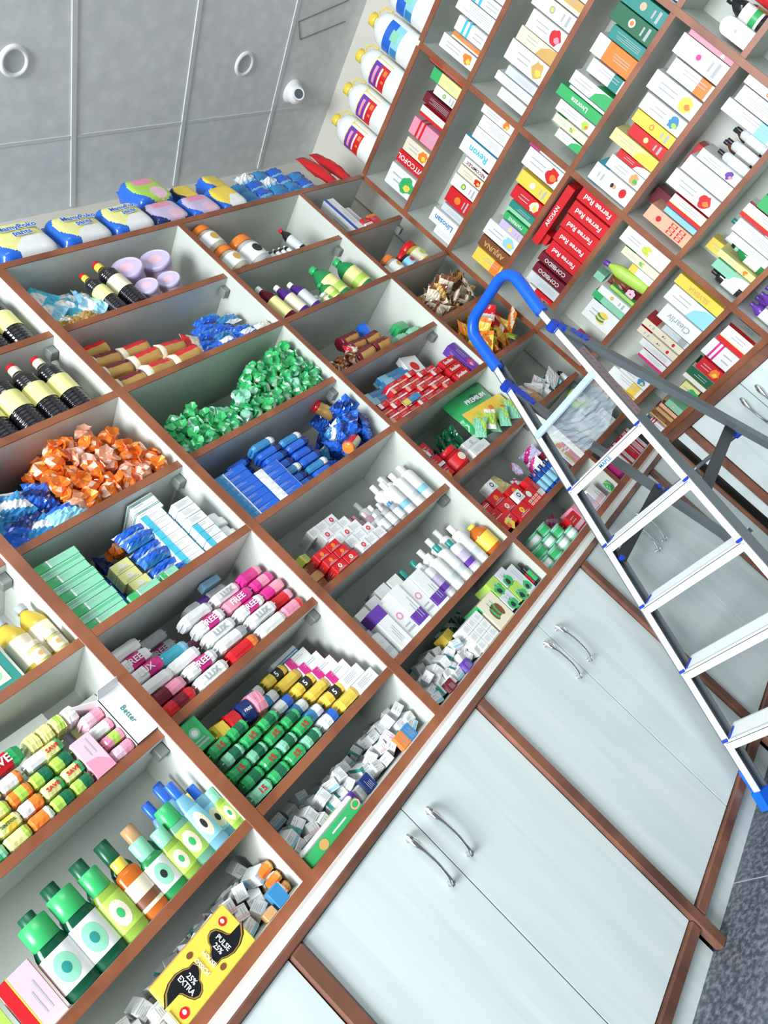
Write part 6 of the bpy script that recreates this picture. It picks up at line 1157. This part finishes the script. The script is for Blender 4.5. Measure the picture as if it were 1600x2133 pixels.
# lowest row, first bay
heap(WC, 'medicine_carton', 'little white medicine carton in the heap behind the yellow box', 'box', 'white medicine cartons, first bay', 'A', 0.30, 0.60, 0.05, 0.29, L4, lambda t_: 0.10+0.03*t_, 0.043, 41, 0.80, sv=0.058, jit=0.15, tilt=0.35, rot=False)
heap([carton(0.03, 0.03, 0.03, 'SL', 'R', 'band', 'W', None, 'W', 3)[0]]+WC[:2], 'medicine_carton', 'little dim medicine carton at the left end of the lowest row', 'box', 'dim medicine cartons', 'A', 0.06, 0.31, 0.07, 0.29, L4, lambda t_: 0.09, 0.042, 45, 0.8, sv=0.055, jit=0.15, tilt=0.3, rot=False)
for i in range(3): put_soap('A', 0.585, 0.05, L4+0.032*i, 0.045, 0.10, 0.031, 'OR', 'GO', 'end', 'orange wrapped bar by the divider, lowest row of the first bay', None, 'W', 0, 'orange bars', k=i)
put_carton('A', 0.555, 0.012, L4, 0.035, 0.03, 0.045, 'SB', 'CY', 'none', 'small blue carton beside the big yellow box', seed=3); put_carton('A', 0.515, 0.012, L4, 0.03, 0.03, 0.02, 'TN', 'OR', 'none', 'small tan carton beside the big yellow box', seed=3)
# ================================================================ remaining stock: yellow display box, jugs, bottles on the right-hand unit
t = thing('display_box', 'big yellow display box with black mango-shaped print, lowest row of first bay', 'box', (0.349, 0.004, L4+0.0005), (-0.04, 0, 0))
bw, bh = 0.208, 0.106
m = MB(); m.box(-bw/2, bw/2, 0, 0.034, 0, bh, K('Y'), b=0.002); m.box(-bw/2, bw/2, 0.004, 0.034, bh, bh+0.003, K('GO')); m.obj('body', t)
m = MB(); Fy = (Vector((-bw/2, -0.0006, 0)), Vector((1, 0, 0)), Vector((0, 0, 1)), bw, bh)
def drop(cx, cy, s_, flip):
    """black kernel shape with a long curled tail, and its gold outline"""
    def shape(k, dx, dy):
        body = [(0.00, 0.30), (0.12, 0.34), (0.24, 0.28), (0.31, 0.14), (0.36, -0.02), (0.46, -0.14), (0.60, -0.17), (0.80, -0.10), (0.62, -0.32), (0.42, -0.42), (0.20, -0.44), (0.02, -0.38), (-0.10, -0.30), (-0.24, -0.30), (-0.30, -0.16), (-0.22, -0.02), (-0.10, 0.08), (-0.08, 0.20)]
        ps = [(x*k+dx, y*k+dy) for x, y in body]
        return [(cx+(-1 if flip else 1)*x*s_, cy+(-1 if flip else 1)*y*s_) for x, y in ps]
    O, U, V = Fy[0], Fy[1], Fy[2]
    for k, dx, dy, mt, lf in ((1.12, -0.01, 0.01, K('BK'), 0.0), (1.07, -0.01, 0.01, K('GO'), 0.0002), (0.98, 0.0, 0.0, K('BK'), 0.0004)):
        ps = shape(k, dx, dy); c_ = (cx, cy-0.05*s_*(-1 if flip else 1))
        vs = [Vector((c_[0], -0.0006-lf, c_[1]))]+[Vector((p[0], -0.0006-lf, p[1])) for p in ps]; n = len(ps)
        m.add(vs, [(0, 1+(i+1) % n, 1+i) for i in range(n)], mt); m.add(vs, [(0, 1+i, 1+(i+1) % n) for i in range(n)], mt)
drop(0.038, 0.058, 0.082, False); m.obj('kernel_print', t); m = MB(); drop(-0.038, 0.048, 0.082, True); m.obj('kernel_print', t); m = MB()
blob(m, Fy, 0.88, 0.78, 0.09, 0.09, K('R'), 0.0006); blob(m, Fy, 0.88, 0.79, 0.04, 0.05, K('W'), 0.0008); m.obj('emblem', t); m = MB(); blob(m, Fy, 0.08, 0.20, 0.10, 0.10, K('R'), 0.0006); blob(m, Fy, 0.085, 0.21, 0.04, 0.05, K('W'), 0.0008)
m.obj('emblem', t)
for cx, cy in ((0.44, 0.84), (0.60, 0.18)): m = MB(); blob(m, Fy, cx, cy, 0.07, 0.06, K('BR'), 0.0006); m.obj('bean_print', t)
for cx, cz, a, sgn in ((0.044, 0.052, -PI/2, 1), (-0.046, 0.054, -PI/2, -1)):
    Mt = Matrix.Translation((cx, -0.0022, cz)) @ Matrix.Rotation(PI/2, 4, 'X') @ Matrix.Rotation(a, 4, 'Z')
    q = bpy.data.objects.new('lettering', text_mesh('PULSE\n25%' if sgn > 0 else '25%\nEXTRA', 0.0150, K('W'), Mt, bold=True)); C.objects.link(q); q.parent = t
for cx in (0.010, -0.010):
    Mt = Matrix.Translation((cx, -0.0024, 0.053)) @ Matrix.Rotation(PI/2, 4, 'X') @ Matrix.Rotation(-PI/2, 4, 'Z')
    q = bpy.data.objects.new('lettering', text_mesh('HOUSE' if cx > 0 else 'OSSICH', 0.0125, K('W'), Mt, bold=True)); C.objects.link(q); q.parent = t
put_carton('A', 0.235, 0.0, L4, 0.012, 0.012, 0.05, 'W', 'SL', 'lines', 'white card at the lower left corner of the yellow box', seed=3)

# ---- big jugs on top of the right-hand unit
def jug(kind):
    def mk():
        r = 0.079; h = 0.318; m = MB()
        m.lathe([(r*0.88, 0), (r*0.98, 0.01), (r, 0.03), (r, 0.175), (r*0.97, 0.19), (r*0.99, 0.215), (r*0.86, 0.248), (r*0.52, 0.275), (r*0.30, 0.285), (r*0.28, 0.298)], mat('milky_plastic', (0.82, 0.85, 0.84), 0.3, noise=0.02), 28, 1, 0.82); a = m.mesh('body')
        m = MB(); m.lathe([(r*0.36, 0.288), (r*0.38, 0.29), (r*0.38, 0.318), (r*0.32, 0.322)], K('Y', 3), 18); b_ = m.mesh('cap')
        m = MB(); m.tube([(0.022, 0, 0.283), (0.045, 0, 0.296), (0.074, 0, 0.270), (0.080, 0, 0.225)], 0.0035, K('Y', 3), 8); c = m.mesh('handle')
        m = MB(); n = 28; z0, z1 = 0.085, 0.190
        def band(a0, a1, z0, z1, q, mt):
            vs = []; k = 12
            for i in range(k+1):
                an = a0+(a1-a0)*i/k
                for zz in (z0, z1): vs.append((r*q*math.cos(an), r*0.82*q*math.sin(an), zz))
            m.add(vs, [(2*i, 2*i+2, 2*i+3, 2*i+1) for i in range(k)], mt, True)
        if kind == 'red':
            band(0, 2*PI, z0, z1, 1.004, K('Y')); band(-2.35, -0.80, z0+0.004, z1-0.006, 1.010, K('R')); band(-2.35, -0.80, z0+0.056, z1-0.006, 1.014, K('PU'))
            band(-2.1, -1.05, z0+0.068, z1-0.022, 1.018, K('PK')); band(-2.15, -1.0, z0+0.040, z0+0.050, 1.018, K('W')); band(-1.3, -1.0, z0+0.012, z0+0.03, 1.018, K('OR')); band(-1.75, -1.6, z0+0.012, z0+0.026, 1.018, K('OR'))
        else:
            band(-2.6, -0.55, z0+0.01, z1, 1.006, K('LB')); band(-2.6, -0.55, z0+0.055, z1, 1.010, K('B')); band(-2.6, -1.9, z0+0.01, z0+0.05, 1.012, K('SB')); band(-1.6, -1.0, z0+0.03, z0+0.07, 1.014, K('MT'))
        d = m.mesh('label')
        return [('body', a), ('cap', b_), ('handle', c), ('label', d)]
    return cached(('jug', kind), mk)
for i, (u, kd) in enumerate(((0.100, 'red'), (0.268, 'red'), (0.436, 'red'), (0.606, 'blue'), (0.776, 'blue'), (0.944, 'blue'))):
    put(jug(kd), 'plastic_jug', 'B', u, 0.082, ZR['L0']+0.0125, 'white jug with '+('red and yellow' if kd == 'red' else 'blue')+' label and yellow cap, '+('nearest the corner' if i in (0,) else 'second from the corner' if i == 1 else 'third from the corner' if i == 2 else 'fourth from the corner' if i == 3 else 'fifth from the corner' if i == 4 else 'last in the row'), 'jug', 'white jugs on the right-hand unit')
# ---- fourth and fifth rows, corner bay of the right-hand unit
RB = "right-hand unit's corner bay"
put_carton('B', 0.475, 0.02, zt('L2')+0.232, 0.30, 0.12, 0.042, 'R', 'DR', 'none', 'red carton lying on top of the upright red ones, fourth row', text='AROSAN', tc='W', seed=9)
put_carton('B', 0.36, 0.045, zt('L2')+0.205, 0.05, 0.10, 0.030, 'R', 'W', 'none', 'small red carton on the left of the red stack, fourth row', seed=2)
put(pouch(0.075, 0.17, 0.05, 'DR', 'BR', 3, 'diag', 1, 0.5), 'chocolate_pouch', 'B', 0.425, 0.05, zt('S5'), 'maroon pouch with pale flower print beside the green bottle', 'pouch')
m_ = [o for o in C.objects if o.get('label', '').startswith('maroon pouch')][0]; m = MB(); Fp = (Vector((-0.03, -0.006, 0.02)), Vector((1, 0, 0)), Vector((0, 0, 1)), 0.06, 0.06)
for k in range(6): blob(m, Fp, 0.5+0.22*math.cos(k*PI/3), 0.4+0.22*math.sin(k*PI/3), 0.17, 0.17, K('PP'), 0.0002*k, 12)
m.obj('flower_print', m_)
put(bottle(0.235, 0.030, 'LG', 'PU', 'LG', 'round', 0.8, False, None, 0.012), 'green_bottle', 'B', 0.488, 0.05, zt('S5'), 'lime green bottle with purple cap, fifth row of the '+RB, 'bottle', None, 0, 0, -0.12)
for i in range(3): put_carton('B', 0.515+0.018*i, 0.16, zt('S5')+0.10, 0.017, 0.05, 0.055, 'OR', 'Y', 'lines', 'small orange carton behind the green bottle', seed=i, group='small orange cartons') 
put_carton('B', 0.535, 0.15, zt('S5'), 0.075, 0.08, 0.10, 'W', 'SL', 'lines', 'white carton under the small orange ones', seed=5)
put_carton('B', 0.40, 0.03, zt('S5')+0.185, 0.035, 0.08, 0.05, 'MT', 'G', 'lines', 'pale green carton lying on the green and white stack', seed=6)
# ---- middle bay: bottles with black caps, and mixed bottles
for i in range(5): put(bottle(0.150, 0.019, 'SL', 'BK', 'W', 'square', 0.9, False), 'black_capped_bottle', 'B', 1.080+i*0.047, 0.05, zt('S5'), 'white bottle with a black cap, fifth row of the middle bay', 'bottle', 'black-capped bottles')
for i in range(4): put(bottle(0.165, 0.020, 'BR', 'BK', 'W', 'round'), 'brown_bottle', 'B', 1.10+i*0.052, 0.13, zt('S5'), 'brown glass bottle behind the black-capped white ones', 'bottle', 'brown bottles, fifth row')
put_carton('B', 0.78, 0.15, zt('S5')+0.0, 0.07, 0.09, 0.27, 'DR', 'W', 'logo', 'tall red carton at the back of the middle bay, fifth row', acc2='W', seed=4)
put_carton('B', 0.985, 0.17, zt('S5'), 0.09, 0.09, 0.25, 'R', 'PK', 'logo', 'tall crimson carton at the back, right of the maroon one', acc2='W', seed=5)
for i, (u, v, h, b_, c, lb_, st) in enumerate(((0.728, 0.05, 0.155, 'BK', 'BK', 'W', 'square'), (0.735, 0.14, 0.17, 'BK', 'W', 'SL', 'square'), (0.85, 0.05, 0.15, 'G', 'MT', 'W', 'round'), (0.905, 0.05, 0.12, 'W', 'GY', 'W', 'square'), (0.945, 0.05, 0.16, 'TL', 'BK', 'W', 'round'), (0.99, 0.05, 0.17, 'W', 'BK', 'R', 'square'), (0.90, 0.14, 0.24, 'G', 'TL', 'CR', 'round'), (0.96, 0.15, 0.23, 'MT', 'G', 'W', 'round'), (0.83, 0.15, 0.21, 'BK', 'SL', 'SL', 'square'))):
    put(bottle(h, 0.024, b_, c, lb_, st, 0.8), 'mixed_bottle', 'B', u, v, zt('L3'), CN[b_]+' bottle with '+CN[c]+' cap and '+CN[lb_]+' label, sixth row of the middle bay', 'bottle')
put_carton('B', 0.79, 0.10, zt('L3')+0.12, 0.05, 0.08, 0.13, 'Y', 'OR', 'pic', 'orange and yellow carton at the back, sixth row of the middle bay', acc2='W', seed=6)
for i in range(6): put(bottle(0.14, 0.024, 'PU', 'PU', 'W', 'round', 1, False), 'purple_bottle', 'B', 0.725+0.055*(i % 3)+0.01*(i//3), 0.05+0.075*(i//3), zt('L4'), 'purple bottle with white label, lowest row of the middle bay', 'bottle', 'purple bottles')
for i in range(4): put_carton('B', 0.91+0.05*i, 0.05, zt('L4'), 0.045, 0.08, 0.13, ('G', 'W', 'PU', 'W')[i], 'W' if i % 2 == 0 else 'R', 'band', ('green', 'white', 'purple', 'second white')[i]+' carton past the purple bottles, lowest row', seed=i)
# ---- outer bay, top right corner of the picture
t = thing('arched_box', 'white arched-top box in the outer bay at the top right', 'box', (XC+0.02, -1.405, zt('L2')), (0, 0, -PI/2))
m = MB(); n = 14; pr_ = [(-0.030, 0), (0.030, 0), (0.030, 0.105)]+[(0.030*math.cos(PI*k/n), 0.105+0.030*math.sin(PI*k/n)) for k in range(1, n)]+[(-0.030, 0.105)]; L_ = len(pr_)
vs = [(x, y, z) for y in (0, 0.05) for x, z in pr_]; m.add(vs, [tuple(range(L_)), tuple(range(2*L_-1, L_-1, -1))]+[(i, i+L_, (i+1) % L_+L_, (i+1) % L_) for i in range(L_)], K('W')); m.obj('body', t)
m = MB(); m.cyl((0, 0.0002, 0.07), (0, -0.0004, 0.07), 0.006, 0.006, INK, 14); m.obj('print', t)
for i, (u, v, h, b_, c, lb_) in enumerate(((1.462, 0.06, 0.17, 'BK', 'BK', 'W'), (1.40, 0.15, 0.13, 'BR', 'BK', 'R'), (1.46, 0.16, 0.14, 'BR', 'BK', 'OR'), (1.53, 0.06, 0.16, 'W', 'NV', 'R'), (1.54, 0.15, 0.18, 'W', 'SB', 'W'))): put(bottle(h, 0.028, b_, c, lb_, 'round', mark='G' if i == 0 else None), 'mixed_bottle', 'B', u, v, zt('L2'), CN[b_]+' bottle with '+CN[c]+' cap and '+CN[lb_]+' label, outer bay, top right', 'bottle')
for i, (u, h, b_, a_) in enumerate(((1.39, 0.20, 'LB', 'W'), (1.44, 0.22, 'W', 'LB'), (1.50, 0.18, 'W', 'CY'), (1.56, 0.2, 'PP', 'W'))): put_carton('B', u, 0.03, zt('S3'), 0.045, 0.10, h, b_, a_, 'band', CN[b_]+' and '+CN[a_]+' carton in the outer bay at the top edge', seed=i)
for i, (u, h, b_, a_) in enumerate(((1.40, 0.16, 'R', 'W'), (1.455, 0.15, 'B', 'W'), (1.51, 0.17, 'SB', 'R'))): put_carton('B', u, 0.03, zt('S5'), 0.045, 0.10, h, b_, a_, 'band', CN[b_]+' and '+CN[a_]+' carton in the outer bay, right edge', seed=i)
